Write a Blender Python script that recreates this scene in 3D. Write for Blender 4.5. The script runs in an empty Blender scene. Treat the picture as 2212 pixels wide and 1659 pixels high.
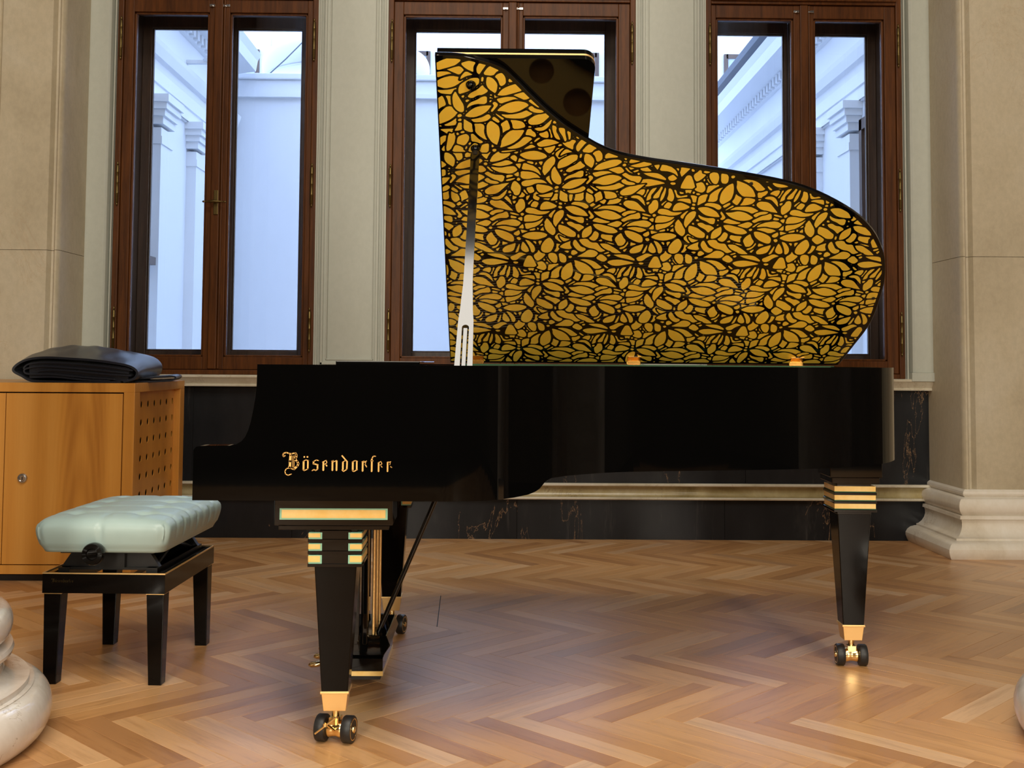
import bpy, bmesh, math, random
import numpy as np
from mathutils import Matrix, Vector
random.seed(7)
S = bpy.context.scene
COL = S.collection
PI = math.pi
R = math.radians

# ---------------------------------------------------------------- camera
cd = bpy.data.cameras.new('camera')
cam = bpy.data.objects.new('camera', cd); COL.objects.link(cam)
cd.sensor_width = 36.0
cd.lens = 2450.0 / 2212.0 * 36.0
cd.shift_y = -0.08334
cd.clip_start = 0.05; cd.clip_end = 200
cam.matrix_world = (Matrix.Translation((0, 0, 1.0)) @ Matrix.Rotation(-0.0130, 4, 'Z')
                    @ Matrix.Rotation(PI / 2 + 0.0558, 4, 'X') @ Matrix.Rotation(0.0067, 4, 'Z'))
S.camera = cam

# ---------------------------------------------------------------- sky, lamps, added fill lights, exposure
w = bpy.data.worlds.new('overcast_sky'); S.world = w; w.use_nodes = True
bg = w.node_tree.nodes['Background']
bg.inputs[0].default_value = (0.52, 0.67, 1.0, 1); bg.inputs[1].default_value = 4.9

def lamp(name, loc, size, power, color, target, sy=None):
    l = bpy.data.lights.new(name, 'AREA'); l.shape = 'RECTANGLE'
    l.size = size; l.size_y = sy or size; l.energy = power; l.color = color
    o = bpy.data.objects.new(name, l); COL.objects.link(o)
    o.location = loc
    o.rotation_euler = (Vector(target) - Vector(loc)).to_track_quat('-Z', 'Y').to_euler()
    return o
lamp('hall_ceiling_lamp', (0.3, -1.0, 6.85), 5.0, 360, (1.0, 0.89, 0.74), (0.3, 3.6, 0.2), 2.4)
lamp('hall_ceiling_lamp', (0.0, 1.15, 6.9), 5.0, 230, (1.0, 0.93, 0.82), (0.0, 2.6, 0.0), 1.5)
lamp('lid_fill_light', (-2.2, -4.6, 3.2), 0.8, 250, (1.0, 0.90, 0.74), (0.3, 3.5, 1.3), 3.0)  # added fill strip out of view, brightens the gold lid from the front
lamp('lid_fill_light', (2.7, -4.6, 3.2), 0.8, 250, (1.0, 0.90, 0.74), (0.3, 3.5, 1.3), 3.0)  # second added fill strip for the lid, no such fixture in the hall

S.view_settings.view_transform = 'Standard'
S.view_settings.look = 'None'
S.view_settings.gamma = 1.0
S.view_settings.use_curve_mapping = False
S.view_settings.exposure = 0.12

# ---------------------------------------------------------------- helpers
WORLD = {}
def obj(name, bm, mat, parent=None, label=None, smooth=None, bevel=0, kind=None, seg=2):
    me = bpy.data.meshes.new(name)
    if smooth is not None:
        for f in bm.faces: f.smooth = True
    bmesh.ops.recalc_face_normals(bm, faces=bm.faces[:])
    bm.to_mesh(me); bm.free()
    if smooth is not None: me.set_sharp_from_angle(angle=R(smooth))
    if mat: me.materials.append(mat)
    return link(name, me, parent, label, bevel, kind, seg)
def link(name, me, parent=None, label=None, bevel=0, kind=None, seg=2):
    o = bpy.data.objects.new(name, me); COL.objects.link(o)
    if parent is not None:
        o.parent = parent
        W = WORLD.get(parent.name)
        if W is not None: o.matrix_parent_inverse = W.inverted()
    if label: o['label'] = label
    if kind: o['kind'] = kind
    if bevel:
        m = o.modifiers.new('bevel', 'BEVEL'); m.width = bevel; m.segments = seg
        m.limit_method = 'ANGLE'; m.angle_limit = R(35); m.harden_normals = False
    return o
def tag(o, label, cat=None, group=None, kind=None):
    o['label'] = label
    if cat: o['category'] = cat
    if group: o['group'] = group
    if kind: o['kind'] = kind
    return o
def thing(name, loc, label, cat, group=None, rz=0, kind=None):
    o = bpy.data.objects.new(name, None); COL.objects.link(o)
    o.location = loc; o.rotation_euler = (0, 0, rz); o.empty_display_size = .1
    WORLD[o.name] = Matrix.Translation(loc) @ Matrix.Rotation(rz, 4, 'Z')
    return tag(o, label, cat, group, kind)
def B(): return bmesh.new()
def box(bm, x0, x1, y0, y1, z0, z1, M=None):
    v = [bm.verts.new(Vector(p) if M is None else M @ Vector(p)) for p in
         ((x0,y0,z0),(x1,y0,z0),(x1,y1,z0),(x0,y1,z0),(x0,y0,z1),(x1,y0,z1),(x1,y1,z1),(x0,y1,z1))]
    for f in ((0,3,2,1),(4,5,6,7),(0,1,5,4),(1,2,6,5),(2,3,7,6),(3,0,4,7)): bm.faces.new([v[i] for i in f])
    return bm
def frust(bm, cx, cy, z0, z1, a0, b0, a1, b1, M=None):
    "box with half sizes a0,b0 at z0 and a1,b1 at z1"
    P = [(cx-a0,cy-b0,z0),(cx+a0,cy-b0,z0),(cx+a0,cy+b0,z0),(cx-a0,cy+b0,z0),(cx-a1,cy-b1,z1),(cx+a1,cy-b1,z1),(cx+a1,cy+b1,z1),(cx-a1,cy+b1,z1)]
    v = [bm.verts.new(Vector(p) if M is None else M @ Vector(p)) for p in P]
    for f in ((0,3,2,1),(4,5,6,7),(0,1,5,4),(1,2,6,5),(2,3,7,6),(3,0,4,7)): bm.faces.new([v[i] for i in f])
    return bm
def prism(bm, pts, fn0, fn1):
    "polygon pts mapped by fn0 and fn1 to the two end caps"
    a = [bm.verts.new(fn0(*p)) for p in pts]; b = [bm.verts.new(fn1(*p)) for p in pts]
    n = len(pts)
    for i in range(n): bm.faces.new((a[i], a[(i+1) % n], b[(i+1) % n], b[i]))
    bm.faces.new(a[::-1]); bm.faces.new(b)
    return bm
def prism_x(bm, pts, x0, x1): return prism(bm, pts, lambda y, z: (x0, y, z), lambda y, z: (x1, y, z))
def prism_z(bm, pts, z0, z1): return prism(bm, pts, lambda x, y: (x, y, z0), lambda x, y: (x, y, z1))
def prism_y(bm, pts, y0, y1): return prism(bm, pts, lambda x, z: (x, y0, z), lambda x, z: (x, y1, z))
def lathe(bm, prof, c, seg=48, M=None, a0=0, a1=2*PI):
    full = abs(a1 - a0 - 2*PI) < 1e-6
    n = seg if full else seg + 1
    rings = []
    for r, z in prof:
        ring = []
        for i in range(n):
            t = a0 + (a1 - a0) * i / seg
            p = Vector((c[0] + r*math.cos(t), c[1] + r*math.sin(t), c[2] + z)) if M is None else M @ Vector((r*math.cos(t), r*math.sin(t), z))
            ring.append(bm.verts.new(p))
        rings.append(ring)
    for A, C in zip(rings, rings[1:]):
        for i in range(n if full else n - 1):
            bm.faces.new((A[i], A[(i+1) % n], C[(i+1) % n], C[i]))
    if prof[0][0] > 1e-5: bm.faces.new(rings[0][::-1])
    if prof[-1][0] > 1e-5: bm.faces.new(rings[-1])
    return bm
def tube(bm, pts, r, seg=10, caps=True):
    pts = [Vector(p) for p in pts]; rs = r if isinstance(r, (list, tuple)) else [r]*len(pts)
    rings = []
    ref = None
    for i, p in enumerate(pts):
        d = (pts[min(i+1, len(pts)-1)] - pts[max(i-1, 0)]).normalized()
        if ref is None:
            ref = Vector((0, 0, 1)) if abs(d.z) < .9 else Vector((1, 0, 0))
        u = d.cross(ref).normalized(); v = d.cross(u).normalized()
        rings.append([bm.verts.new(p + rs[i]*(math.cos(2*PI*k/seg)*u + math.sin(2*PI*k/seg)*v)) for k in range(seg)])
    for A, C in zip(rings, rings[1:]):
        for k in range(seg): bm.faces.new((A[k], A[(k+1) % seg], C[(k+1) % seg], C[k]))
    if caps: bm.faces.new(rings[0][::-1]); bm.faces.new(rings[-1])
    return bm
def fill2d(name, outlines, depth, M, mat, parent=None, label=None, bevel=0, res=1):
    "plate with holes: closed outlines filled by a 2D curve, turned into a mesh"
    cu = bpy.data.curves.new(name, 'CURVE'); cu.dimensions = '2D'; cu.fill_mode = 'BOTH'; cu.extrude = depth / 2
    for ol in outlines:
        sp = cu.splines.new('POLY'); sp.points.add(len(ol) - 1); sp.use_cyclic_u = True
        for q, (x, y) in zip(sp.points, ol): q.co = (x, y, 0, 1)
    t = bpy.data.objects.new('tmp', cu); COL.objects.link(t)
    dg = bpy.context.evaluated_depsgraph_get(); dg.update()
    me = bpy.data.meshes.new_from_object(t.evaluated_get(dg))
    COL.objects.unlink(t); bpy.data.objects.remove(t); bpy.data.curves.remove(cu)
    me.transform(M); me.name = name
    me.materials.clear()
    if mat: me.materials.append(mat)
    return link(name, me, parent, label, bevel)
def circ(cx, cy, r, n=24): return [(cx + r*math.cos(2*PI*i/n), cy + r*math.sin(2*PI*i/n)) for i in range(n)]

# ---------------------------------------------------------------- materials
def mat(name, color=(.5,.5,.5), rough=.5, metal=0, coat=0, coat_rough=.03, spec=.5):
    m = bpy.data.materials.new(name); m.use_nodes = True
    p = m.node_tree.nodes['Principled BSDF']
    p.inputs['Base Color'].default_value = (*color, 1); p.inputs['Roughness'].default_value = rough
    p.inputs['Metallic'].default_value = metal; p.inputs['Coat Weight'].default_value = coat
    p.inputs['Coat Roughness'].default_value = coat_rough; p.inputs['Specular IOR Level'].default_value = spec
    return m, m.node_tree, p
def N(nt, t, **kw):
    n = nt.nodes.new(t)
    for k, v in kw.items():
        if k.startswith('i_'): n.inputs[k[2:].replace('_', ' ')].default_value = v
        else: setattr(n, k, v)
    return n
def ramp(nt, fac, stops):
    r = nt.nodes.new('ShaderNodeValToRGB')
    e = r.color_ramp.elements
    while len(e) < len(stops): e.new(.5)
    for el, (p, c) in zip(e, stops): el.position = p; el.color = (*c, 1)
    nt.links.new(fac, r.inputs[0]); return r.outputs[0]
def mapping(nt, scale, src='Object', loc=(0,0,0)):
    tc = nt.nodes.new('ShaderNodeTexCoord'); mp = nt.nodes.new('ShaderNodeMapping')
    mp.inputs['Scale'].default_value = scale; mp.inputs['Location'].default_value = loc
    nt.links.new(tc.outputs[src], mp.inputs[0]); return mp.outputs[0]
def noise(nt, vec, scale, detail=4, rough=.55, dist=0):
    n = N(nt, 'ShaderNodeTexNoise'); n.inputs['Scale'].default_value = scale; n.inputs['Detail'].default_value = detail
    n.inputs['Roughness'].default_value = rough; n.inputs['Distortion'].default_value = dist
    nt.links.new(vec, n.inputs['Vector']); return n.outputs[0]
def math_(nt, op, a, b=None, c=None, clamp=False):
    n = N(nt, 'ShaderNodeMath', operation=op); n.use_clamp = clamp
    for i, v in enumerate((a, b, c)):
        if v is None: continue
        if isinstance(v, (int, float)): n.inputs[i].default_value = v
        else: nt.links.new(v, n.inputs[i])
    return n.outputs[0]
def mix(nt, f, a, b, mode='MIX'):
    n = N(nt, 'ShaderNodeMix', data_type='RGBA', blend_type=mode)
    for s, v in ((n.inputs[0], f), (n.inputs[6], a), (n.inputs[7], b)):
        if isinstance(v, (int, float)): s.default_value = v
        elif isinstance(v, tuple): s.default_value = (*v, 1)
        else: nt.links.new(v, s)
    return n.outputs[2]
def bump(nt, p, h, strength=.2, dist=.002):
    b = N(nt, 'ShaderNodeBump'); b.inputs['Strength'].default_value = strength; b.inputs['Distance'].default_value = dist
    nt.links.new(h, b.inputs['Height']); nt.links.new(b.outputs[0], p.inputs['Normal'])

def stone(name, lo, mid, hi, rough=.45, sc=1.6, vein=(.40,.30,.19), veins=.45, speck=.10):
    m, nt, p = mat(name, mid, rough)
    v = mapping(nt, (1, 1, .7))
    n1 = noise(nt, v, sc, 6, .6, .4)
    c = ramp(nt, n1, [(.28, lo), (.5, mid), (.72, hi)])
    n2 = noise(nt, v, sc*2.1, 8, .62, 1.2)
    line = math_(nt, 'ABSOLUTE', math_(nt, 'SUBTRACT', n2, .5))
    ln = math_(nt, 'SUBTRACT', 1, math_(nt, 'DIVIDE', line, .012), clamp=True)
    msk = math_(nt, 'MULTIPLY', ln, math_(nt, 'GREATER_THAN', noise(nt, v, sc*.9, 2), .54))
    c = mix(nt, math_(nt, 'MULTIPLY', msk, veins), c, vein)
    n3 = noise(nt, v, 38, 3, .7)
    c = mix(nt, speck, c, ramp(nt, n3, [(.35, (.35,.33,.30)), (.65, (.9,.88,.84))]), 'OVERLAY')
    nt.links.new(c, p.inputs['Base Color']); bump(nt, p, n3, .06, .001)
    return m
M_STONE = stone('cream_limestone', (.36,.30,.20), (.45,.385,.27), (.49,.435,.33), .5)
M_STONE2 = stone('pale_base_marble', (.56,.49,.38), (.70,.64,.54), (.77,.73,.66), .28, 2.2, (.34,.25,.16), .55)
M_COLUMN = stone('polished_column_marble', (.46,.41,.34), (.66,.61,.55), (.76,.72,.67), .18, 4.5, (.30,.23,.16), .6)
M_COLUMN.node_tree.nodes['Principled BSDF'].inputs['Coat Weight'].default_value = .4
M_PAINT = stone('grey_green_stucco', (.38,.392,.335), (.41,.422,.365), (.435,.447,.39), .6, .7, (.42,.40,.3), .0, .05)
M_SILL = stone('sill_stone', (.45,.40,.28), (.62,.57,.45), (.7,.66,.56), .35, 2.6, (.3,.22,.13), .4)
M_BAND = stone('ochre_band_marble', (.20,.15,.05), (.38,.31,.15), (.50,.44,.29), .25, 3.2, (.15,.1,.03), .6)

def marble_black():
    m, nt, p = mat('black_veined_marble', (.02,.02,.022), .25, spec=.25)
    v = mapping(nt, (1, 1, .38))
    n1 = noise(nt, v, 5, 6, .6)
    c = ramp(nt, n1, [(.3, (.010,.011,.013)), (.62, (.018,.019,.021)), (.85, (.045,.044,.043))])
    n2 = noise(nt, v, 3.4, 7, .62, 1.6)
    ln = math_(nt, 'SUBTRACT', 1, math_(nt, 'DIVIDE', math_(nt, 'ABSOLUTE', math_(nt, 'SUBTRACT', n2, .5)), .0045), clamp=True)
    mk = math_(nt, 'MULTIPLY', ln, math_(nt, 'GREATER_THAN', noise(nt, mapping(nt, (1.4,1.4,.5)), 1.7, 2), .55))
    c = mix(nt, math_(nt, 'MULTIPLY', mk, .8), c, (.42,.25,.13))
    v3 = mapping(nt, (9, 9, .8), loc=(4, 2, 1)); n3 = noise(nt, v3, 1.6, 5, .7)
    sc = math_(nt, 'MULTIPLY', math_(nt, 'SUBTRACT', n3, .60, clamp=True), 1.1, clamp=True)
    c = mix(nt, sc, c, (.30,.27,.24))
    nt.links.new(c, p.inputs['Base Color']); return m
M_BLACKMARBLE = marble_black()

def wood(name, dark, light, rough, scale=(14, 14, 1.1), coat=0, sc=1.6, arch=0, bstr=.08):
    m, nt, p = mat(name, light, rough, coat=coat, coat_rough=.12)
    v = mapping(nt, scale)
    n1 = noise(nt, v, sc, 6, .62, .6)
    n2 = noise(nt, v, sc*6, 4, .7)
    f = math_(nt, 'ADD', math_(nt, 'MULTIPLY', n1, .7), math_(nt, 'MULTIPLY', n2, .3))
    c = ramp(nt, f, [(.32, dark), (.62, light)])
    nt.links.new(c, p.inputs['Base Color']); bump(nt, p, n2, bstr, .0008)
    return m
M_WINWOOD = wood('brown_window_wood', (.038,.011,.002), (.115,.036,.006), .45, (26,26,1.6), 0)
M_WINWOOD.node_tree.nodes['Principled BSDF'].inputs['Specular IOR Level'].default_value = .22
M_WINDARK = wood('dark_weathered_window_wood', (.03,.016,.010), (.085,.045,.026), .4, (26,26,1.6), .2)

def cherry():
    m, nt, p = mat('warm_veneer', (.45,.22,.06), .38, coat=.25, coat_rough=.2)
    tc = nt.nodes.new('ShaderNodeTexCoord')
    mp = nt.nodes.new('ShaderNodeMapping'); mp.inputs['Scale'].default_value = (5.5, 5.5, .55)
    nt.links.new(tc.outputs['Object'], mp.inputs[0])
    n0 = noise(nt, mp.outputs[0], .9, 2, .4, .3)
    wv = N(nt, 'ShaderNodeTexWave', wave_type='RINGS', rings_direction='Y'); wv.inputs['Scale'].default_value = .55
    wv.inputs['Distortion'].default_value = 2.2; wv.inputs['Detail'].default_value = 2; wv.inputs['Detail Scale'].default_value = .8
    mp2 = nt.nodes.new('ShaderNodeMapping'); mp2.inputs['Scale'].default_value = (4.2, 1, .8); mp2.inputs['Location'].default_value = (-7.9*1.0, 0, .15)
    nt.links.new(tc.outputs['Object'], mp2.inputs[0]); nt.links.new(mp2.outputs[0], wv.inputs['Vector'])
    f = math_(nt, 'ADD', math_(nt, 'MULTIPLY', n0, .55), math_(nt, 'MULTIPLY', wv.outputs[1], .16))
    n2 = noise(nt, mapping(nt, (60, 60, 2)), 1.6, 4, .7)
    f = math_(nt, 'ADD', f, math_(nt, 'MULTIPLY', n2, .22))
    sp = nt.nodes.new('ShaderNodeSeparateXYZ'); nt.links.new(tc.outputs['Object'], sp.inputs[0])
    dx = math_(nt, 'ADD', sp.outputs[0], 1.88); d2 = math_(nt, 'MULTIPLY', dx, dx)
    ph = math_(nt, 'ADD', math_(nt, 'MULTIPLY', sp.outputs[2], 22.0), math_(nt, 'ADD', math_(nt, 'MULTIPLY', d2, 1500.0), math_(nt, 'MULTIPLY', n0, 9.0)))
    ar = math_(nt, 'MULTIPLY', math_(nt, 'ADD', math_(nt, 'SINE', ph), 1.0), .5)
    env = math_(nt, 'SUBTRACT', 1, math_(nt, 'MULTIPLY', d2, 60.0), clamp=True)
    f = math_(nt, 'SUBTRACT', f, math_(nt, 'MULTIPLY', math_(nt, 'MULTIPLY', ar, env), .11))
    c = ramp(nt, f, [(.25, (.42,.16,.020)), (.5, (.60,.26,.040)), (.75, (.70,.34,.07))])
    nt.links.new(c, p.inputs['Base Color']); return m
M_CHERRY = cherry()

def parquet(src):
    m, nt, p = mat('oak_parquet_' + src, (.5,.3,.15), .34, coat=.40, coat_rough=.30)
    if src == 'single':
        oi = nt.nodes.new('ShaderNodeObjectInfo'); rnd = oi.outputs['Random']
    else:
        at = nt.nodes.new('ShaderNodeAttribute'); at.attribute_name = 'tone'; rnd = at.outputs['Fac']
    uv = nt.nodes.new('ShaderNodeUVMap'); uv.uv_map = 'UVMap'
    comb = nt.nodes.new('ShaderNodeCombineXYZ'); nt.links.new(math_(nt, 'MULTIPLY', rnd, 37.0), comb.inputs[2]); nt.links.new(math_(nt, 'MULTIPLY', rnd, 91.0), comb.inputs[0])
    add = N(nt, 'ShaderNodeVectorMath', operation='ADD'); nt.links.new(uv.outputs[0], add.inputs[0]); nt.links.new(comb.outputs[0], add.inputs[1])
    mp = nt.nodes.new('ShaderNodeMapping'); mp.inputs['Scale'].default_value = (2.2, 26, 1)
    nt.links.new(add.outputs[0], mp.inputs[0])
    n1 = noise(nt, mp.outputs[0], 1.5, 6, .62, .7)
    n2 = noise(nt, mp.outputs[0], 9, 3, .7)
    base = ramp(nt, rnd, [(0, (.42,.205,.08)), (.20, (.53,.27,.105)), (.5, (.60,.325,.13)), (.78, (.64,.365,.165)), (.93, (.70,.45,.25)), (1.0, (.40,.20,.085))])
    g = ramp(nt, math_(nt, 'ADD', math_(nt, 'MULTIPLY', n1, .75), math_(nt, 'MULTIPLY', n2, .25)), [(.28, (.62,.53,.45)), (.5, (1,1,1)), (.8, (1.10,1.08,1.06))])
    c = mix(nt, .85, base, g, 'MULTIPLY')
    tc = nt.nodes.new('ShaderNodeTexCoord')
    nt.links.new(c, p.inputs['Base Color'])
    nt.links.new(math_(nt, 'ADD', .30, math_(nt, 'MULTIPLY', n1, .10)), p.inputs['Roughness'])
    bump(nt, p, n2, .05, .0006)
    return m
M_PARQ = parquet('single'); M_PARQ_ALL = parquet('field')

M_LACQ = mat('black_polyester_lacquer', (.002,.002,.002), .035, coat=0, spec=.38)[0]
M_RIM = mat('black_rim_lacquer', (.0015,.0015,.0015), .03, spec=.13)[0]
M_SATIN = mat('satin_black', (.008,.008,.008), .35)[0]
M_BROWNBLACK = mat('brown_black_lacquer', (.004,.003,.0025), .10, spec=.14)[0]
M_RUBBER = mat('black_rubber', (.012,.012,.013), .45)[0]
M_BRASS = mat('polished_brass', (.92,.68,.32), .16, 1)[0]
M_BRASSOLD = mat('aged_brass', (.17,.12,.045), .42, 1)[0]
M_BRASSSATIN = mat('satin_brass', (.95,.64,.27), .36, .8)[0]
M_STEEL = mat('steel', (.62,.62,.62), .22, 1)[0]
M_MINT = mat('mint_lacquer', (.30,.62,.46), .4)[0]
M_GREENFELT = mat('green_felt', (.045,.13,.07), .9)[0]
M_REDFELT = mat('red_felt', (.35,.03,.02), .9)[0]
M_DARKWOOD = mat('dark_underside', (.010,.008,.006), .6)[0]
M_WHITEWALL = mat('white_render_wall', (.70,.72,.745), .85)[0]
M_GREYROOF = mat('grey_roof_metal', (.10,.12,.15), .5)[0]

def goldleaf(name, c0, c1, metal, rough):
    m, nt, p = mat(name, c1, rough, metal, coat=.35, coat_rough=.05)
    n1 = noise(nt, mapping(nt, (1,1,1)), 14, 5, .6)
    nt.links.new(ramp(nt, n1, [(.3, c0), (.65, c1)]), p.inputs['Base Color'])
    n2 = noise(nt, mapping(nt, (1,1,1)), 70, 3, .6); bump(nt, p, n2, .12, .0006)
    return m
M_GOLD = goldleaf('gold_leaf_ornament', (1.0,.66,.06), (1.0,.74,.09), .25, .28)
M_GOLDBAR = goldleaf('gold_leaf_inlay', (.92,.58,.14), (1.0,.74,.30), .2, .35)
M_PLATE = mat('bronzed_iron_plate', (.75,.52,.16), .38, .7)[0]
M_STRING = mat('string_metal', (.55,.45,.32), .25, 1)[0]
M_LETTER = mat('gold_lettering', (.90,.52,.16), .35, .5)[0]
M_SATINCLOTH = mat('black_satin_cloth', (.003,.006,.014), .33, spec=.6)[0]  # blue sheen on the cloth put into its base colour
M_SATINCLOTH.node_tree.nodes['Principled BSDF'].inputs['Sheen Weight'].default_value = .03

def leather():
    m, nt, p = mat('mint_grey_leather', (.38,.50,.46), .36, spec=.5)
    n = noise(nt, mapping(nt, (1,1,1)), 260, 3, .6)
    n1 = noise(nt, mapping(nt, (1,1,1)), 7, 3)
    nt.links.new(ramp(nt, n1, [(.3, (.36,.49,.475)), (.7, (.41,.545,.525))]), p.inputs['Base Color'])
    bump(nt, p, n, .08, .0006); return m
M_LEATHER = leather()

def glass():
    m = bpy.data.materials.new('window_glass'); m.use_nodes = True; nt = m.node_tree; nt.nodes.clear()
    out = N(nt, 'ShaderNodeOutputMaterial'); mx = N(nt, 'ShaderNodeMixShader')
    tr = N(nt, 'ShaderNodeBsdfTransparent'); tr.inputs[0].default_value = (.97,.98,.99,1)
    gl = N(nt, 'ShaderNodeBsdfGlossy'); gl.inputs['Roughness'].default_value = .012
    fr = N(nt, 'ShaderNodeFresnel'); fr.inputs[0].default_value = 1.5
    tc = mapping(nt, (1, 1, .5)); n = noise(nt, tc, 2.2, 2)
    b = N(nt, 'ShaderNodeBump'); b.inputs['Strength'].default_value = .12; b.inputs['Distance'].default_value = .004
    nt.links.new(n, b.inputs['Height']); nt.links.new(b.outputs[0], gl.inputs['Normal'])
    nt.links.new(fr.outputs[0], mx.inputs[0]); nt.links.new(tr.outputs[0], mx.inputs[1]); nt.links.new(gl.outputs[0], mx.inputs[2])
    nt.links.new(mx.outputs[0], out.inputs[0]); return m
M_GLASS = glass()

# ================================================================ THE SETTING
# ---- floor: sub-floor slab + herringbone planks
fl = obj('floor', box(B(), -6, 6.5, -6, 6.6, -.12, -.016), M_DARKWOOD)
tag(fl, 'herringbone oak parquet floor of the hall', 'floor', kind='structure')
L_, W_ = .49, .07
GAP = .0003
Y0, X0 = 4.600, 0.03
def plank_mesh():
    bm = B(); g = GAP; t = .0006
    x0, x1, y0, y1 = -L_/2+g, L_/2-g, -W_/2+g, W_/2-g
    pr = [[(x0,y0,-.016),(x1,y0,-.016),(x1,y1,-.016),(x0,y1,-.016)],
          [(x0,y0,-t),(x1,y0,-t),(x1,y1,-t),(x0,y1,-t)],
          [(x0+t,y0+t,0),(x1-t,y0+t,0),(x1-t,y1-t,0),(x0+t,y1-t,0)]]
    rg = [[bm.verts.new(p) for p in r] for r in pr]
    for A, C in zip(rg, rg[1:]):
        for i in range(4): bm.faces.new((A[i], A[(i+1) % 4], C[(i+1) % 4], C[i]))
    bm.faces.new(rg[-1])
    uv = bm.loops.layers.uv.new('UVMap')
    for f in bm.faces:
        for lp in f.loops: lp[uv].uv = (lp.vert.co.x, lp.vert.co.y)
    me = bpy.data.meshes.new('plank'); bm.to_mesh(me); bm.free(); return me
pl_me = plank_mesh(); pl_me.materials.append(M_PARQ)
pv = np.array([v.co[:] for v in pl_me.vertices]); pf = [tuple(p.vertices) for p in pl_me.polygons]
spots = []
c45 = math.cos(PI/4)
for k in range(-170, 170):
    for m_ in range(-12, 12):
        for (cx, cy, ang) in ((k*W_ + m_*2*L_ + L_/2, k*W_ + W_/2, 0), (k*W_ + m_*2*L_ + L_ + W_/2, k*W_ + W_ - L_/2, PI/2)):
            wx = X0 + (cx + cy) * c45; wy = Y0 + (-cx + cy) * c45
            if -4.6 < wx < 5.2 and -3.5 < wy < 6.75: spots.append((wx, wy, ang - PI/4))
def seen(x, y):
    "how large the plank shows: 0 when outside the view"
    if y < 2.55: return 0
    u = 1106 + 2450 * (x / y - .013); v = 782 + 2450 / y
    if u < -90 or u > 2300 or v > 1720 or y > 6.5: return 0
    return 1 / y**3
spots.sort(key=lambda s: -seen(s[0], s[1]))
rp = random.Random(3)
for (x, y, a) in spots[:300]:
    o = link('plank', pl_me, fl); o.location = (x, y, rp.uniform(-.0003, .0002)); o.rotation_euler = (0, 0, a + (PI if rp.random() < .5 else 0))
V, F, T, UVs = [], [], [], []
for (x, y, a) in spots[300:]:
    ca, sa = math.cos(a), math.sin(a); b0 = len(V); tone = rp.random(); dz = rp.uniform(-.0003, .0002)
    for p in pv: V.append((x + p[0]*ca - p[1]*sa, y + p[0]*sa + p[1]*ca, p[2] + dz))
    for f in pf: F.append(tuple(b0 + i for i in f)); UVs += [(pv[i][0], pv[i][1]) for i in f]
    T += [tone] * len(pv)
me = bpy.data.meshes.new('plank_field'); me.from_pydata(V, [], F)
ul = me.uv_layers.new(name='UVMap'); ul.data.foreach_set('uv', np.array(UVs, dtype=np.float32).ravel())
at = me.attributes.new('tone', 'FLOAT', 'POINT'); at.data.foreach_set('value', np.array(T, dtype=np.float32))
me.materials.append(M_PARQ_ALL)
link('plank_field', me, fl, kind='stuff')

obj('floor_slit', prism_z(B(), [(-.2340,4.916),(-.2305,4.916),(-.2166,4.348),(-.2201,4.348)], -.010, .0004), M_DARKWOOD, fl)
# ---- hall walls and ceiling (mostly behind the viewer)
def struct(name, bm, m, label, **k):
    return tag(obj(name, bm, m, **k), label, 'wall' if 'wall' in name else name.split('_')[0], kind='structure')
M_HALL = stone('hall_wall_stone', (.05,.04,.03), (.08,.06,.045), (.11,.085,.06), .6)
struct('ceiling', box(B(), -6.2, 6.7, -6.2, 6.95, 7.0, 7.2), M_HALL, 'plain dim ceiling high above the hall')
struct('wall_rear', box(B(), -6.2, 6.7, -6.2, -6.0, -.1, 7.0), M_HALL, 'stone hall wall opposite the windows')
struct('wall_left', box(B(), -6.2, -6.0, -6.0, 6.95, -.1, 7.0), M_HALL, 'stone side wall left of the cabinet')
struct('wall_right', box(B(), 6.5, 6.7, -6.0, 6.95, -.1, 7.0), M_HALL, 'stone side wall beyond the right pilaster')

YW = 6.48
PIERS = [(-2.47, -2.187), (-1.040, -.638), (.788, 1.194), (2.328, 2.60)]
WINS = [(-2.187, -1.040), (-.638, .788), (1.194, 2.328)]
ZT = 6.70
wb = thing('wall_back', (0, YW, 0), 'window wall with grey green piers above a black marble dado', 'wall', kind='structure')
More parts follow.
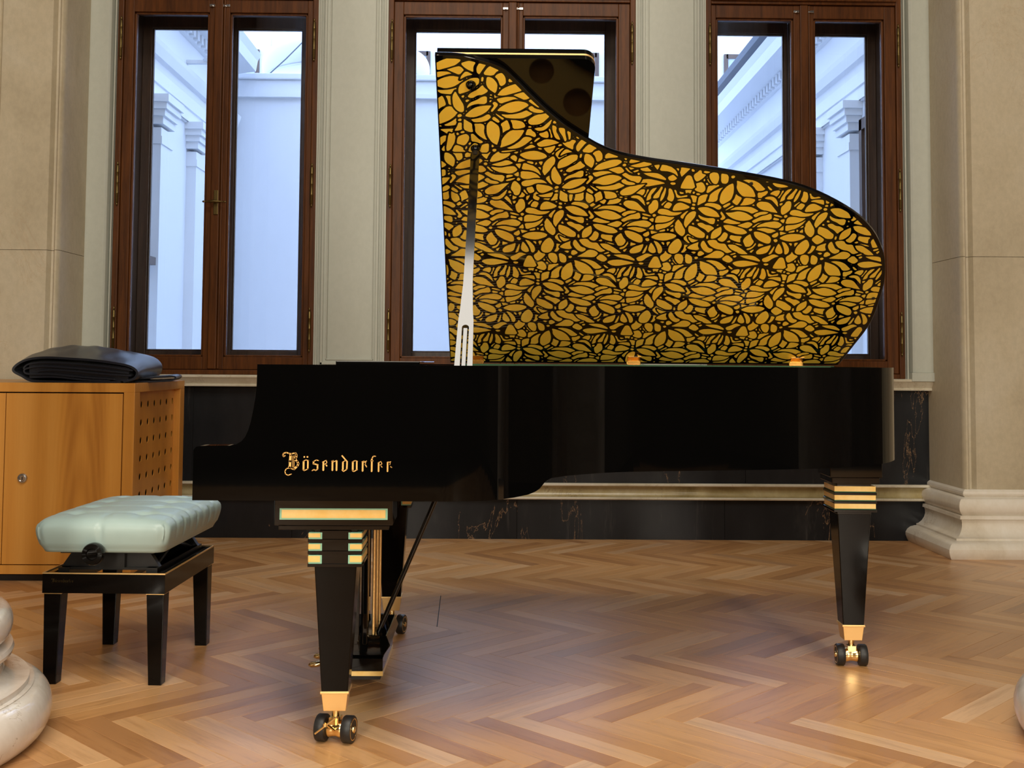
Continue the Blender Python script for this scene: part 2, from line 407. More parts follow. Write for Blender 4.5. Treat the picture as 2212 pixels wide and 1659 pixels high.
# piers
for i, (x0, x1) in enumerate(PIERS):
    bm = B()
    if i in (1, 2):
        a, b = x0 + .07, x1 - .062
        box(bm, x0, a, 6.44, 6.92, .90, ZT); box(bm, b, x1, 6.44, 6.92, .90, ZT)
        box(bm, a, b, 6.44, 6.92, .90, 1.010); box(bm, a, b, 6.455, 6.92, 1.010, ZT)
    else:
        box(bm, x0, x1, 6.455, 6.92, .90, ZT)
    p = obj('pier', bm, M_PAINT, wb)
    mb = B()
    if i in (1, 2):
        for (o_, w_, d_) in ((.012, .009, .012), (.028, .006, .009), (.040, .013, .014)):
            # raised fillets running round the panel
            box(mb, x0+o_, x0+o_+w_, 6.44-d_, 6.45, .955+o_*.6, ZT); box(mb, x1-o_-w_, x1-o_, 6.44-d_, 6.45, .955+o_*.6, ZT)
            box(mb, x0+o_, x1-o_, 6.44-d_, 6.45, .955+o_*.6, .955+o_*.6+w_)
        box(mb, a, a+.006, 6.436, 6.456, 1.004, ZT); box(mb, b-.006, b, 6.436, 6.456, 1.004, ZT); box(mb, a, b, 6.436, 6.456, 1.004, 1.012)
    elif i == 0:
        prism_z(mb, [(x0,6.456),(x0,6.40),(-2.225,6.40),(-2.213,6.41),(-2.205,6.456)], .915, ZT)
        box(mb, -2.200, -2.192, 6.43, 6.456, .915, ZT)
    else:
        prism_z(mb, [(2.60,6.456),(2.60,6.40),(2.372,6.40),(2.358,6.41),(2.352,6.456)], .955, ZT)
        box(mb, 2.335, 2.344, 6.43, 6.456, .915, ZT); box(mb, 2.345, 2.60, 6.385, 6.456, .905, .955)
    obj('moulding', mb, M_PAINT, p, bevel=.002)
obj('upper_wall', box(B(), -2.47, 2.60, 6.44, 6.92, ZT, 7.0), M_PAINT, wb)
obj('core', box(B(), -2.5, 2.62, 6.50, 6.90, -.1, .90), M_DARKWOOD, wb)
for x0, x1 in ((-6.0, -2.47), (2.60, 6.5)): obj('flank', box(B(), x0, x1, 6.44, 6.92, -.1, 7.0), M_STONE, wb)
# dado slabs of black marble and plinth slabs
for xa, xb in ((-2.47,-1.72),(-1.72,-.79),(-.79,.30),(.30,1.42),(1.42,2.60)):
    obj('marble_slab', box(B(), xa+.0008, xb-.0008, YW, 6.52, .318, .856), M_BLACKMARBLE, wb, bevel=.001)
for xa, xb in ((-2.47,-1.15),(-1.15,.12),(.12,1.30),(1.30,2.60)):
    obj('plinth_slab', box(B(), xa+.0008, xb-.0008, YW, 6.52, -.01, .227), M_BLACKMARBLE, wb, bevel=.001)
# moulded stone band and sill
t = struct('trim_1', prism_x(B(), [(6.5,.241),(6.464,.241),(6.463,.246),(6.470,.252),(6.475,.266),(6.475,.284),(6.466,.298),(6.463,.302),(6.5,.302)], -2.5, 2.47), M_BAND, 'ochre veined stone band between black marble slabs', smooth=35)
for zz in ((.226,.2405,6.450),(.3025,.318,6.446)): obj('fillet', prism_x(B(), [(6.5,zz[0]),(zz[2]+.004,zz[0]),(zz[2],zz[0]+.004),(zz[2],zz[1]-.004),(zz[2]+.004,zz[1]),(6.5,zz[1])], -2.5, 2.47), M_SILL, t, smooth=30)
t = struct('trim_2', prism_x(B(), [(6.5,.853),(6.425,.853),(6.422,.862),(6.428,.866),(6.424,.872),(6.408,.890),(6.400,.902),(6.392,.904),(6.390,.914),(6.396,.918),(6.5,.918)], -2.5, 2.475), M_SILL, 'pale moulded stone window sill above the black dado', smooth=35)

# ---- windows: casement box windows, two sashes inside, two outside, upper lights
def sashframe(bm, x0, x1, z0, z1, ix0, ix1, iz0, iz1, ya, yb, prof=.012):
    box(bm, x0, ix0, ya, yb, z0, z1); box(bm, ix1, x1, ya, yb, z0, z1)
    box(bm, ix0, ix1, ya, yb, z0, iz0); box(bm, ix0, ix1, ya, yb, iz1, z1)
    # inner chamfered bead around the glass
    for (a, b, c, d) in ((ix0, ix0+prof, iz0, iz1), (ix1-prof, ix1, iz0, iz1)):
        box(bm, a, b, ya+.012, yb-.004, c, d)
    for (c, d) in ((iz0, iz0+prof), (iz1-prof, iz1)): box(bm, ix0, ix1, ya+.012, yb-.004, c, d)
def window(n, x0, x1, label):
    cx = (x0 + x1) / 2; h = .058
    wn = thing('window_%d' % n, (cx, 6.46, .92), label, 'window', kind='structure')
    bm = B()      # fixed frame, header and transom
    box(bm, x0, x0+.032, 6.440, 6.55, .918, ZT); box(bm, x1-.032, x1, 6.440, 6.55, .918, ZT)
    box(bm, x0+.032, x1-.032, 6.440, 6.55, .918, .945); box(bm, x0+.032, x1-.032, 6.440, 6.55, 3.078, 3.20)
    box(bm, x0+.032, x1-.032, 6.425, 6.45, 3.095, 3.125); box(bm, x0+.032, x1-.032, 6.44, 6.55, 6.60, ZT)
    obj('window_frame', bm, M_WINWOOD, wn, bevel=.004)
    dk = B()      # lining of the box between inner and outer sashes
    box(dk, x0, x0+.03, 6.55, 6.82, .90, ZT); box(dk, x1-.03, x1, 6.55, 6.82, .90, ZT)
    box(dk, x0+.03, x1-.03, 6.55, 6.82, .90, .985); box(dk, x0+.03, x1-.03, 6.55, 6.82, 3.08, 3.20)
    obj('window_lining', dk, M_WINDARK, wn)
    ix0, ix1 = x0 + .087, x1 - .064 if n != 2 else x1 - .098
    if n == 3: ix0, ix1 = x0 + .061, x1 - .096
    if n == 2: ix0 = x0 + .086
    # inner sashes
    for k, (a, b, ga, gb) in enumerate(((x0+.033, cx-.001, ix0, cx-.055), (cx+.001, x1-.033, cx+.062, ix1))):
        sb = B(); sashframe(sb, a, b, .947, 3.076, ga, gb, 1.018, 3.000, 6.455, 6.50)
        s = obj('sash', sb, M_WINWOOD, wn, bevel=.003)
        obj('pane', box(B(), ga, gb, 6.482, 6.485, 1.018, 3.0), M_GLASS, s)
    ab = B(); box(ab, cx-.022, cx+.026, 6.436, 6.456, .95, 3.074); box(ab, cx+.028, cx+.040, 6.443, 6.456, .95, 3.074)
    obj('cover_strip', ab, M_WINWOOD, wn, bevel=.005)
    # outer sashes
    oa, ob = x0 + .087, x1 - .152
    if n == 2: oa, ob = x0 + .126, x1 - .138
    if n == 3: oa, ob = x0 + .10, x1 - .082
    for (a, b, ga, gb) in ((x0+.03, cx-.001, oa, cx-.022), (cx+.001, x1-.03, cx+.022, ob)):
        sb = B(); sashframe(sb, a, b, .985, 3.078, ga, gb, 1.055, 3.010, 6.80, 6.84, .008)
        s = obj('outer_sash', sb, M_WINDARK, wn, bevel=.003)
        obj('pane', box(B(), ga, gb, 6.818, 6.821, 1.055, 3.01), M_GLASS, s)
    # upper light above the transom; unseen height raised to let more skylight in
    sb = B(); sashframe(sb, x0+.033, x1-.033, 3.21, 6.595, x0+.10, x1-.10, 3.30, 6.50, 6.455, 6.50)
    s = obj('upper_sash', sb, M_WINWOOD, wn, bevel=.003)
    obj('pane', box(B(), x0+.10, x1-.10, 6.482, 6.485, 3.30, 6.50), M_GLASS, s)
    # turned hinges
    for z in (1.175, 2.00, 2.84):
        for xh in (x0+.022, x1-.022):
            hb = B(); pr = [(0.0,-.128),(.004,-.124),(.006,-.118),(.003,-.112),(.0085,-.106),(.0085,-.060),(.010,-.058),(.010,-.054),(.008,-.050),(.008,.002),(.0095,.004),(.0095,.008),(.008,.010),(.008,.060),(.010,.062),(.010,.066),(.0085,.070),(.0085,.100),(.003,.106),(.006,.112),(.004,.120),(0,.126)]
            lathe(hb, pr, (xh, 6.430, z), 12); obj('hinge', hb, M_BRASSOLD, wn, smooth=50)
    # steel latch plates at the head
    for xa, xb in ((cx-.055, cx-.024), (cx+.018, cx+.062)):
        obj('latch_plate', box(box(B(), xa, xb, 6.447, 6.456, 3.032, 3.046), xa+.012, xa+.022, 6.436, 6.452, 3.030, 3.038), M_STEEL, wn, bevel=.001)
    return wn, cx
w1, c1 = window(1, *WINS[0], 'brown box window left of the piano, with a brass handle')
w2, c2 = window(2, *WINS[1], 'brown box window behind the raised piano lid, widest of the three')
w3, c3 = window(3, *WINS[2], 'brown box window above the tail of the piano')
hb = B(); box(hb, -1.618, -1.592, 6.430, 6.437, 1.825, 1.965)
hd = obj('handle_plate', hb, M_BRASSOLD, w1, bevel=.003)
tb = B(); tube(tb, [(-1.675,6.405,1.896),(-1.668,6.405,1.896),(-1.664,6.405,1.896),(-1.655,6.405,1.896),(-1.63,6.405,1.897),(-1.61,6.405,1.898),(-1.59,6.405,1.897),(-1.565,6.405,1.896),(-1.552,6.405,1.895),(-1.546,6.405,1.895),(-1.538,6.405,1.895)], [.002,.0075,.004,.004,.007,.010,.007,.004,.004,.007,.002])
tube(tb, [(-1.605,6.43,1.897),(-1.605,6.405,1.897)], .006)
obj('handle', tb, M_BRASSOLD, hd, smooth=60)

# ---- pilasters with moulded bases
def pilaster(n, s, label):
    "s=+1 right, -1 left; shaft with a hollow flute at the corner"
    xi = 2.472 if s > 0 else 2.330
    top = 7.0
    w = 1.2 if s > 0 else .40
    th = thing('trim_%d' % n, (s*(xi+.3), 6.2, 0), label, 'pilaster', kind='structure')
    f = 5.995 if s > 0 else 6.03
    P = [(xi,6.5),(xi,f+.035),(xi+.004,f+.010),(xi+.012,f),(xi+.022,f),(xi+.026,f+.006),(xi+.030,f+.026),(xi+.040,f+.040),(xi+.052,f+.036),(xi+.060,f+.016),(xi+.066,f+.004)]
    if s > 0: P += [(xi+w,f+.004),(xi+w,6.5)]
    else: P += [(xi+w-.066,f+.004),(xi+w-.06,f+.016),(xi+w-.052,f+.026),(xi+w-.040,f+.029),(xi+w-.030,f+.02),(xi+w-.026,f+.006),(xi+w-.022,f),(xi+w-.012,f),(xi+w,f+.035),(xi+w,6.5)]
    zj = 1.578
    for (z0, z1) in ((.344, zj-.0012), (zj+.0012, 2.0+zj), (3.58, top)):
        obj('stone_block', prism_z(B(), [(s*x, y) for x, y in P], z0, z1), M_STONE, th, smooth=40)
    # base: mitred profile swept round the shaft; (projection, z)
    bp = [(-.06,.345),(0,.345),(.006,.340),(.013,.335),(.016,.324),(.012,.314),(.004,.310),(.004,.306),
          (.020,.304),(.036,.297),(.046,.283),(.050,.262),(.047,.242),(.038,.226),(.026,.214),(.042,.211),(.044,.194),
          (.034,.192),(.029,.176),(.029,.158),(.035,.138),(.049,.118),(.068,.103),(.080,.100),(.080,.090),
          (.092,.089),(.114,.083),(.132,.070),(.142,.052),(.142,.036),(.134,.014),(.126,.0),(0,0)]
    # scale of the projection so that the foot comes out where the floor line shows it
    bm = B(); rings = []
    for (p, z) in bp:
        q = p * (1.0 if s > 0 else 1.0)
        path = [(xi - q, 6.5), (xi - q, f - q), (xi + w + (q if s < 0 else 0), f - q), (xi + w + (q if s < 0 else 0), 6.5)]
        rings.append([bm.verts.new((s*x, y, z)) for x, y in path])
    for A, C in zip(rings, rings[1:]):
        for i in range(3): bm.faces.new((A[i], A[i+1], C[i+1], C[i]))
    obj('base', bm, M_STONE2, th, smooth=28)
pilaster(3, 1, 'cream stone pilaster with moulded base right of the piano')
pilaster(4, -1, 'cream stone pilaster behind the wooden cabinet')

# ---- foreground column bases
def column(cx, cy, label):
    t = thing('column', (cx, cy, 0), label, 'column', kind='structure')
    def arc(cr, cz, r, a0, a1, n): return [(cr + r*math.cos(R(a0+(a1-a0)*i/n)), cz + r*math.sin(R(a0+(a1-a0)*i/n))) for i in range(n+1)]
    pr = [(.0,0),(.552,0)]
    pr += [(.552+.048*math.sin(R(a)), .066-.066*math.cos(R(a))) for a in range(15, 181, 11)]   # lower torus
    pr += [(.553,.1345),(.540,.136),(.540,.150)]
    pr += [(.530,.150),(.508,.153),(.490,.160),(.477,.172),(.473,.186),(.478,.200),(.490,.212),(.497,.216),(.500,.226),(.496,.236),(.470,.238)]
    pr += [(.466,.246)] + [(.462+.034*math.sin(R(a)), .292-.046*math.cos(R(a))) for a in range(0, 181, 12)]
    pr += [(.452,.339),(.450,.343),(.457,.348),(.459,.356),(.452,.362),(.444,.364)]
    pr += [(.440,.368),(.447,.376),(.448,.388),(.438,.398),(.428,.400)]
    obj('base', lathe(B(), pr, (cx, cy, 0), 160), M_COLUMN, t, smooth=30)
    obj('shaft', lathe(B(), [(.428,.40),(.420,.43),(.415,.50),(.405,3.5),(.38,6.99)], (cx, cy, 0), 96), M_COLUMN, t, smooth=30)
column(-1.767, 2.957, 'round pale marble column foot at the lower left, by the bench')
column(1.995, 2.957, 'round pale marble column foot at the lower right')

# ================================================================ COURTYARD
def bldg(name, loc, label): return thing(name, loc, label, 'building')
cg = tag(obj('ground', box(B(), -14, 14, 6.93, 34, -.9, -.6), M_WHITEWALL), 'pale paved ground of the courtyard outside the windows', 'ground', kind='structure')
def sidewall(s, X, y1, zt, label):
    t = bldg('courtyard_wing', (s*(X+.3), 10, -.6), label)
    obj('wall', box(B(), s*X, s*(X+2.0), 7.05, y1, -.6, zt), M_WHITEWALL, t)
    m = B()      # string course, architrave and cornice running away from the window
    def run(pts, d0=7.05): prism(m, pts, lambda p, z: (s*(X-p), d0, z), lambda p, z: (s*(X-p), y1+.02, z))
    run([(-.02,3.62),(.05,3.62),(.06,3.70),(.10,3.72),(.13,3.80),(.14,3.84),(-.02,3.84)])
    run([(-.02,3.38),(.025,3.38),(.025,3.40),(.04,3.39),(.04,3.50),(.055,3.51),(.055,3.63),(-.02,3.63)])
    run([(-.02,4.22),(.04,4.24),(.05,4.33),(.10,4.35),(.30,4.38),(.32,4.50),(.36,4.58),(-.02,4.60)])
    obj('cornice', m, M_WHITEWALL, t)
    k = 0; y = 7.2
    while y < y1 - .1:
        obj('dentil', box(B(), s*(X-.09), s*X, y, y+.07, 4.25, 4.34), M_WHITEWALL, t); y += .15; k += 1
    for y in (8.7, 10.2, 11.4):
        if y > y1 - .3: continue
        p = B(); box(p, s*(X-.10), s*(X+.01), y, y+.34, -.6, 3.10)
        for (dz, e) in ((2.95,.015),(3.13,.03),(3.20,.06),(3.26,.09),(3.32,.12)): box(p, s*(X-.10-e*.7), s*(X+.01), y-e*.7, y+.34+e*.7, dz, dz+.07 if dz > 2.9 else dz+.03)
        obj('pilaster', p, M_WHITEWALL, t)
    for y in (9.22,):
        p = B(); box(p, s*(X-.05), s*(X+.01), y, y+.07, 1.9, 3.2); box(p, s*(X-.05), s*(X+.01), y+.80, y+.87, 1.9, 3.2); box(p, s*(X-.05), s*(X+.01), y, y+.87, 3.1, 3.2); box(p, s*(X-.10), s*(X+.01), y-.04, y+.91, 1.84, 1.91)
        f = obj('window', p, M_WINDARK, t)
        obj('pane', box(B(), s*(X-.015), s*(X-.01), y+.07, y+.80, 1.91, 3.1), M_GLASS, f)
    return t
sidewall(-1, 3.15, 13.15, 6.4, 'white courtyard wing with cornice, seen through the left window')
rw = sidewall(1, 3.3, 17.0, 4.80, 'white courtyard wing with dark roof edge, seen through the right window')
obj('roof_edge', prism_y(B(), [(3.02,4.79),(3.0,4.86),(5.4,5.4),(5.4,4.79)], 7.05, 17.02), M_GREYROOF, rw)
tag(obj('courtyard_parapet', box(box(B(), -4.5, 1.6, 13.3, 16.5, -.6, 4.32), -3.14, 1.65, 13.26, 16.5, 4.32, 4.39), M_WHITEWALL, bevel=.01), 'low white courtyard block carrying a round stone base', 'building')
rb = lathe(B(), [(1.16,0),(1.12,.08),(1.02,.16),(1.0,.22),(1.02,.24)] + [(.98+.10*math.sin(R(a)), .40-.16*math.cos(R(a))) for a in range(0,181,15)] + [(.90,.60),(.80,.66),(.72,.72),(.66,.80),(.64,4.2)], (-1.98, 14.6, 4.39), 64)
tag(obj('round_stone_base', rb, M_WHITEWALL, smooth=40), 'round white column base standing on the courtyard block', 'column')
fb = bldg('far_building', (0, 25, -.6), 'white building with brown framed windows across the courtyard')
obj('wall', box(B(), -12, 12, 25, 27, -.6, 11.5), M_WHITEWALL, fb)
M_WINBLUE = mat('reflecting_window', (.35,.42,.50), .2)[0]
for xc in (-9.6,-7.7,-5.8,-3.9,-2.0,-.12,1.76,3.64,5.5,7.4,9.3):
    for z0 in (5.0, 1.4):
        p = B(); w = .42; box(p, xc-w-.05, xc-w+.04, 24.93, 25.02, z0, z0+2.9); box(p, xc+w-.04, xc+w+.05, 24.93, 25.02, z0, z0+2.9); box(p, xc-w, xc+w, 24.93, 25.02, z0+2.8, z0+2.9); box(p, xc-w, xc+w, 24.93, 25.02, z0+1.9, z0+1.97)
        f = obj('window', p, M_WINDARK, fb)
        obj('pane', box(B(), xc-w, xc+w, 24.96, 24.98, z0, z0+2.8), M_WINBLUE, f)
    p = B(); box(p, xc-.72, xc-.60, 24.94, 25.01, 4.9, 8.2); box(p, xc+.60, xc+.72, 24.94, 25.01, 4.9, 8.2); obj('moulding', p, M_WHITEWALL, fb)
obj('ledge', box(B(), -3.13, 1.62, 13.24, 13.32, 4.10, 4.15), M_WHITEWALL, bpy.data.objects['courtyard_parapet'])
tag(obj('hanging_cable', tube(B(), [(-2.0,13.62,5.3),(-2.30,13.5,4.9),(-2.55,13.42,4.6),(-2.75,13.4,4.402),(-2.9,13.4,4.402)], .008, 6), M_GREYROOF), 'thin dark cable hanging down to the courtyard block', 'cable')
# outdoor wifi lamp bracket on the left wing
lb = thing('wall_lamp', (-3.02, 11.35, 4.0), 'small white disc lamp with short post on the left courtyard wing', 'lamp')
obj('disc', lathe(B(), [(0,0),(.12,.005),(.13,.02),(.09,.035),(0,.04)], (-2.86, 11.35, 4.0), 24), M_WHITEWALL, lb, smooth=40)
obj('post', lathe(B(), [(.018,0),(.018,.28),(0,.285)], (-2.86, 11.35, 4.03), 12), M_WHITEWALL, lb, smooth=40)
obj('bracket', box(B(), -3.16, -2.9, 11.32, 11.38, 3.985, 4.02), M_WHITEWALL, lb)

# ================================================================ THE GRAND PIANO
YH = 4.38; ALPHA = R(34.5); ZR = .990          # hinge line depth, lid angle, rim height
PN = thing('grand_piano', (.3, 3.65, 0), 'black concert grand piano with raised lid lined in gold flower ornament', 'piano')
SA, CA = math.sin(ALPHA), math.cos(ALPHA)
# outline of the lid / bent side: (x, distance from the hinge line)
OUT = [(-.174,1.503),(-.122,1.502),(-.076,1.493),(-.027,1.477),(.008,1.457),(.044,1.416),(.094,1.353),(.145,1.292),(.197,1.238),(.264,1.183),(.312,1.149),(.376,1.119),(.464,1.096),(.581,1.075),(.725,1.046),(.906,1.002),(1.025,.952),(1.155,.866),(1.239,.779),(1.296,.685),(1.33,.598),(1.355,.48),(1.367,.279),(1.342,.126),(1.316,.0)]
def catmull(pts, n=5):
    out = []
    for i in range(len(pts) - 1):
        p0 = pts[max(i-1, 0)]; p1 = pts[i]; p2 = pts[i+1]; p3 = pts[min(i+2, len(pts)-1)]
        for k in range(n):
            t = k / n
            out.append(tuple(.5*((2*p1[j]) + (-p0[j]+p2[j])*t + (2*p0[j]-5*p1[j]+4*p2[j]-p3[j])*t*t + (-p0[j]+3*p1[j]-3*p2[j]+p3[j])*t**3) for j in range(2)))
    out.append(pts[-1]); return out
def offset(pts, d):
    out = []
    for i, p in enumerate(pts):
        a = pts[max(i-1, 0)]; b = pts[min(i+1, len(pts)-1)]
        tx, ty = b[0]-a[0], b[1]-a[1]; l = math.hypot(tx, ty) or 1
        out.append((p[0] - ty/l*d, p[1] + tx/l*d))
    return out
CUR = catmull(OUT, 4)
# ---- rim: a wall that follows keyboard end, bent side, tail and spine
plan = [(x, YH - s) for x, s in offset(CUR, -.004)]
yn = plan[0][1]
front = [(-.762, yn), (-.755, yn), (-.74, yn), (-.70, yn), (-.672, yn), (-.655, yn), (-.642, yn), (-.632, yn), (-.625, yn), (-.619, yn), (-.6135, yn), (-.609, yn), (-.6065, yn), (-.606, yn), (-.6055, yn), (-.50, yn), (-.35, yn), (-.25, yn)]
near = front + plan
def ztop(x):
    P = [(-.765,.770),(-.755,.782),(-.735,.785),(-.672,.785),(-.655,.788),(-.642,.796),(-.632,.808),(-.625,.824),(-.619,.846),(-.6135,.875),(-.609,.905),(-.6065,.93),(-.606,.945),(-.6055,ZR)]
    if x >= P[-1][0]: return ZR
    for (a, za), (b, zb) in zip(P, P[1:]):
        if x <= b: return za + (zb - za) * max(0, (x - a)) / (b - a)
    return ZR
def zbot(x):
    P = [(-.1,.648),(.05,.648),(.085,.650),(.105,.655),(.118,.662),(.135,.680),(.150,.686),(.2,.688),(2,.688)]
    if x <= P[0][0]: return P[0][1]
    for (a, za), (b, zb) in zip(P, P[1:]):
        if x <= b: return za + (zb - za) * (x - a) / (b - a)
def wallstrip(path, th, name, mat_, parent, closed=False, zb=None):
    inner = offset(path, th)
    bm = B(); Q = []
    for (o, i) in zip(path, inner):
        x = o[0]; b = zb(x) if zb else zbot(x)
        Q.append([bm.verts.new((o[0], o[1], b)), bm.verts.new((o[0], o[1], ztop(x))), bm.verts.new((i[0], i[1], ztop(x))), bm.verts.new((i[0], i[1], b))])
    for A, C in zip(Q, Q[1:]):
        for k in range(4): bm.faces.new((A[k], A[(k+1) % 4], C[(k+1) % 4], C[k]))
    bm.faces.new(Q[0]); bm.faces.new(Q[-1][::-1])
    return obj(name, bm, mat_, parent, smooth=32)
dens = []
for a, b in zip(near, near[1:]):
    n = 3 if a[0] > .03 and a[0] < .2 else 1
    for k in range(n): dens.append((a[0] + (b[0]-a[0])*k/n, a[1] + (b[1]-a[1])*k/n))
dens.append(near[-1])
wallstrip(dens, .045, 'rim', M_RIM, PN)
spine = [(x, YH + .004) for x in (1.316, 1.2, .6, .15, .12, .09, .0, -.3, -.6, -.6055, -.606, -.609, -.6135, -.619, -.632, -.655, -.672, -.74, -.755, -.762)]
wallstrip(spine, .045, 'spine_side', M_LACQ, PN)
sp = B(); box(sp, 1.300, 1.322, YH-.05, YH+.004, .688, ZR)
obj('tail_corner', sp, M_LACQ, PN)
# key bed, key slip, closed fallboard, end blocks
kb = B(); box(kb, -.758, .02, yn+.046, YH-.042, .648, .70); obj('key_bed', kb, M_LACQ, PN)
obj('key_slip', box(B(), -.762, -.735, yn+.046, YH-.042, .70, .748), M_LACQ, PN, bevel=.004)
obj('key_block', box(box(B(), -.735, -.60, yn+.046, yn+.13, .70, .775), -.735, -.60, YH-.126, YH-.042, .70, .775), M_LACQ, PN, bevel=.004)
obj('fallboard', prism_y(B(), [(-.735,.735),(-.735,.752),(-.62,.80),(-.585,.84),(-.57,.955),(-.548,.955),(-.548,.74)], yn+.131, YH-.127), M_LACQ, PN, smooth=30)
obj('lock_rail', box(B(), -.546, -.49, yn+.046, YH-.042, .93, .962), M_LACQ, PN, bevel=.003)
# inner bottom, iron plate with round holes, soundboard, strings, dampers, felt
inn = offset(plan, .052)
inner = [(-.48, yn+.05)] + [p for p in inn if p[1] < YH-.05] + [(1.25, YH-.05), (-.48, YH-.05)]
obj('soundboard', prism_z(B(), inner, .80, .815), M_CHERRY, PN)
obj('bottom_beam', box(box(box(B(), .05, 1.26, 3.95, 4.05, .70, .80), .05, .62, 3.42, 3.52, .70, .80), .02, .12, yn+.25, YH-.05, .66, .80), M_DARKWOOD, PN)
I4 = Matrix.Translation((0, 0, .925))
holes = [circ(.155, 3.300, .046), circ(.288, 3.412, .052), circ(.43, 3.50, .046), circ(.60, 3.54, .045), circ(.78, 3.56, .05), circ(.95, 3.63, .045)]
def bay(x0, x1, y0, y1): return [(x0, y0), (x1, y0), (x1, y1), (x0, y1)]
bays = [[(-.28,3.46),(.16,3.46),(.42,3.76),(-.28,3.62)], [(-.28,3.67),(.46,3.77),(.86,3.98),(-.28,3.92)], [(-.28,3.97),(.90,4.03),(1.10,4.20),(-.28,4.26)]]
fill2d('iron_plate', [inner] + holes + bays, .012, I4, M_PLATE, PN)
rb_ = B()
for (p, q) in (((.05,3.37),(.50,3.74)), ((.02,3.645),(.90,4.0)), ((-.1,3.945),(1.12,4.22)), ((-.26,3.0),(.12,3.1))):
    tube(rb_, [(p[0], p[1], .936), (q[0], q[1], .936)], .012, 8)
obj('plate_strut', rb_, M_PLATE, PN, smooth=50)
st = B()
for i in range(84):
    t = i / 83; y = 3.46 + t * .83; xe = -.05 + t * 1.15 if t < .9 else 1.0
    tube(st, [(-.34, y, .940), (xe, y - .02 - .10*t, .940)], .0011, 4, False)
obj('string_set', st, M_STRING, PN, kind='stuff')
obj('damper_rail', box(B(), -.30, -.285, 3.0, 4.28, .945, .962), M_LACQ, PN)
obj('string_felt', box(B(), -.36, -.34, 2.98, 4.30, .936, .944), M_REDFELT, PN)
obj('rim_felt', box(B(), -.12, 1.29, YH-.052, YH-.043, .976, .9925), M_GREENFELT, PN)
tn = B()
for i in range(84):
    y = 2.99 + i / 83 * 1.30
    for dx in (-.40, -.43, -.46): lathe(tn, [(.0035, .93), (.0035, .962)], (dx, y, 0), 5)
obj('tuning_pins', tn, M_STEEL, PN, kind='stuff')
# music desk folded flat
obj('music_desk', box(box(B(), -.47, -.20, 3.20, 4.05, .966, .978), -.46, -.22, 3.25, 4.0, .980, 1.0), M_LACQ, PN, bevel=.002)
# ---- lettering on the cheek
GL = [(22,[(120,190),(95,205),(80,182),(92,150),(140,130),(190,150),(240,155),(300,140)]),(44,[(222,175),(215,290),(212,405)]),(9,[(262,190),(262,400)]),(9,[(287,185),(287,405)]),
 (36,[(312,148),(330,180),(322,225),(298,252)]),(36,[(305,255),(345,295),(366,335),(345,378),(290,432)]),(16,[(185,395),(230,420),(285,440)]),(17,[(205,410),(150,425),(122,470),(135,520),(180,545),(240,522)]),
 (26,[(458,210),(484,210)]),(26,[(514,210),(542,210)]),(32,[(460,285),(460,440)]),(28,[(538,272),(538,432)]),(15,[(450,292),(500,264),(548,276)]),(16,[(447,438),(472,460),(545,425)]),
 (17,[(640,292),(690,264),(728,276)]),(28,[(640,285),(640,342)]),(24,[(638,332),(715,352)]),(28,[(714,345),(714,425)]),(18,[(618,458),(650,436),(682,456),(722,425)]),
 (32,[(820,300),(820,455)]),(15,[(803,303),(870,270)]),(16,[(868,268),(884,312),(848,342)]),(24,[(868,352),(886,378)]),
 (30,[(985,280),(985,455)]),(30,[(1060,280),(1060,455)]),(17,[(972,284),(1002,276)]),(13,[(1000,300),(1060,270)]),
 (24,[(1152,180),(1250,292)]),(28,[(1250,288),(1246,432)]),(30,[(1175,300),(1175,442)]),(13,[(1165,302),(1222,270)]),(17,[(1160,444),(1186,470),(1250,430)]),
 (32,[(1355,290),(1355,447)]),(28,[(1427,288),(1427,437)]),(15,[(1345,296),(1395,272),(1440,286)]),(17,[(1345,446),(1370,472),(1440,434)]),
 (30,[(1535,290),(1535,465)]),(15,[(1522,292),(1560,280)]),(18,[(1562,302),(1602,280)]),(10,[(1596,288),(1580,342)]),(19,[(1580,340),(1606,384)]),
 (30,[(1700,232),(1700,470)]),(18,[(1700,232),(1730,188),(1766,192)]),(14,[(1680,275),(1725,275)]),
 (28,[(1825,308),(1825,470)]),(13,[(1813,312),(1866,285)]),(12,[(1868,288),(1886,330),(1850,350)]),(18,[(1872,368),(1886,388)]),
 (27,[(1988,290),(1988,470)]),(13,[(2000,302),(2046,288)]),(9,[(2038,298),(2028,345)]),(17,[(2044,378),(2062,392)])]
def lettering(name, M, parent, m, scale):
    bm = B()
    for wd, pts in GL:
        h = wd * .5
        for k in range(len(pts)):
            x, y = pts[k]; n = 8
            vs = [bm.verts.new(M @ Vector(((x + h*math.cos(2*PI*(i+.5)/n)*.98)*scale, -(y + h*math.sin(2*PI*(i+.5)/n)*.98)*scale, .0))) for i in range(n)]
            if len(pts) > 2 or wd < 20: bm.faces.new(vs)
        for (a, b) in zip(pts, pts[1:]):
            dx, dy = b[0]-a[0], b[1]-a[1]; l = math.hypot(dx, dy); nx, ny = -dy/l*h, dx/l*h
            if wd >= 24 and len(pts) <= 3 and abs(dy) > abs(dx)*3:      # broad pen: slanted stem ends
                q = [(a[0]-h, a[1]+h*.55), (a[0]+h, a[1]-h*.55), (b[0]+h, b[1]-h*.35), (b[0], b[1]+h*.6), (b[0]-h, b[1]-h*.1)]
            else: q = [(a[0]+nx, a[1]+ny), (a[0]-nx, a[1]-ny), (b[0]-nx, b[1]-ny), (b[0]+nx, b[1]+ny)]
            bm.faces.new([bm.verts.new(M @ Vector((x*scale, -y*scale, 0))) for x, y in q])
    return obj(name, bm, m, parent)
sc = yn / 2450 / 8.508
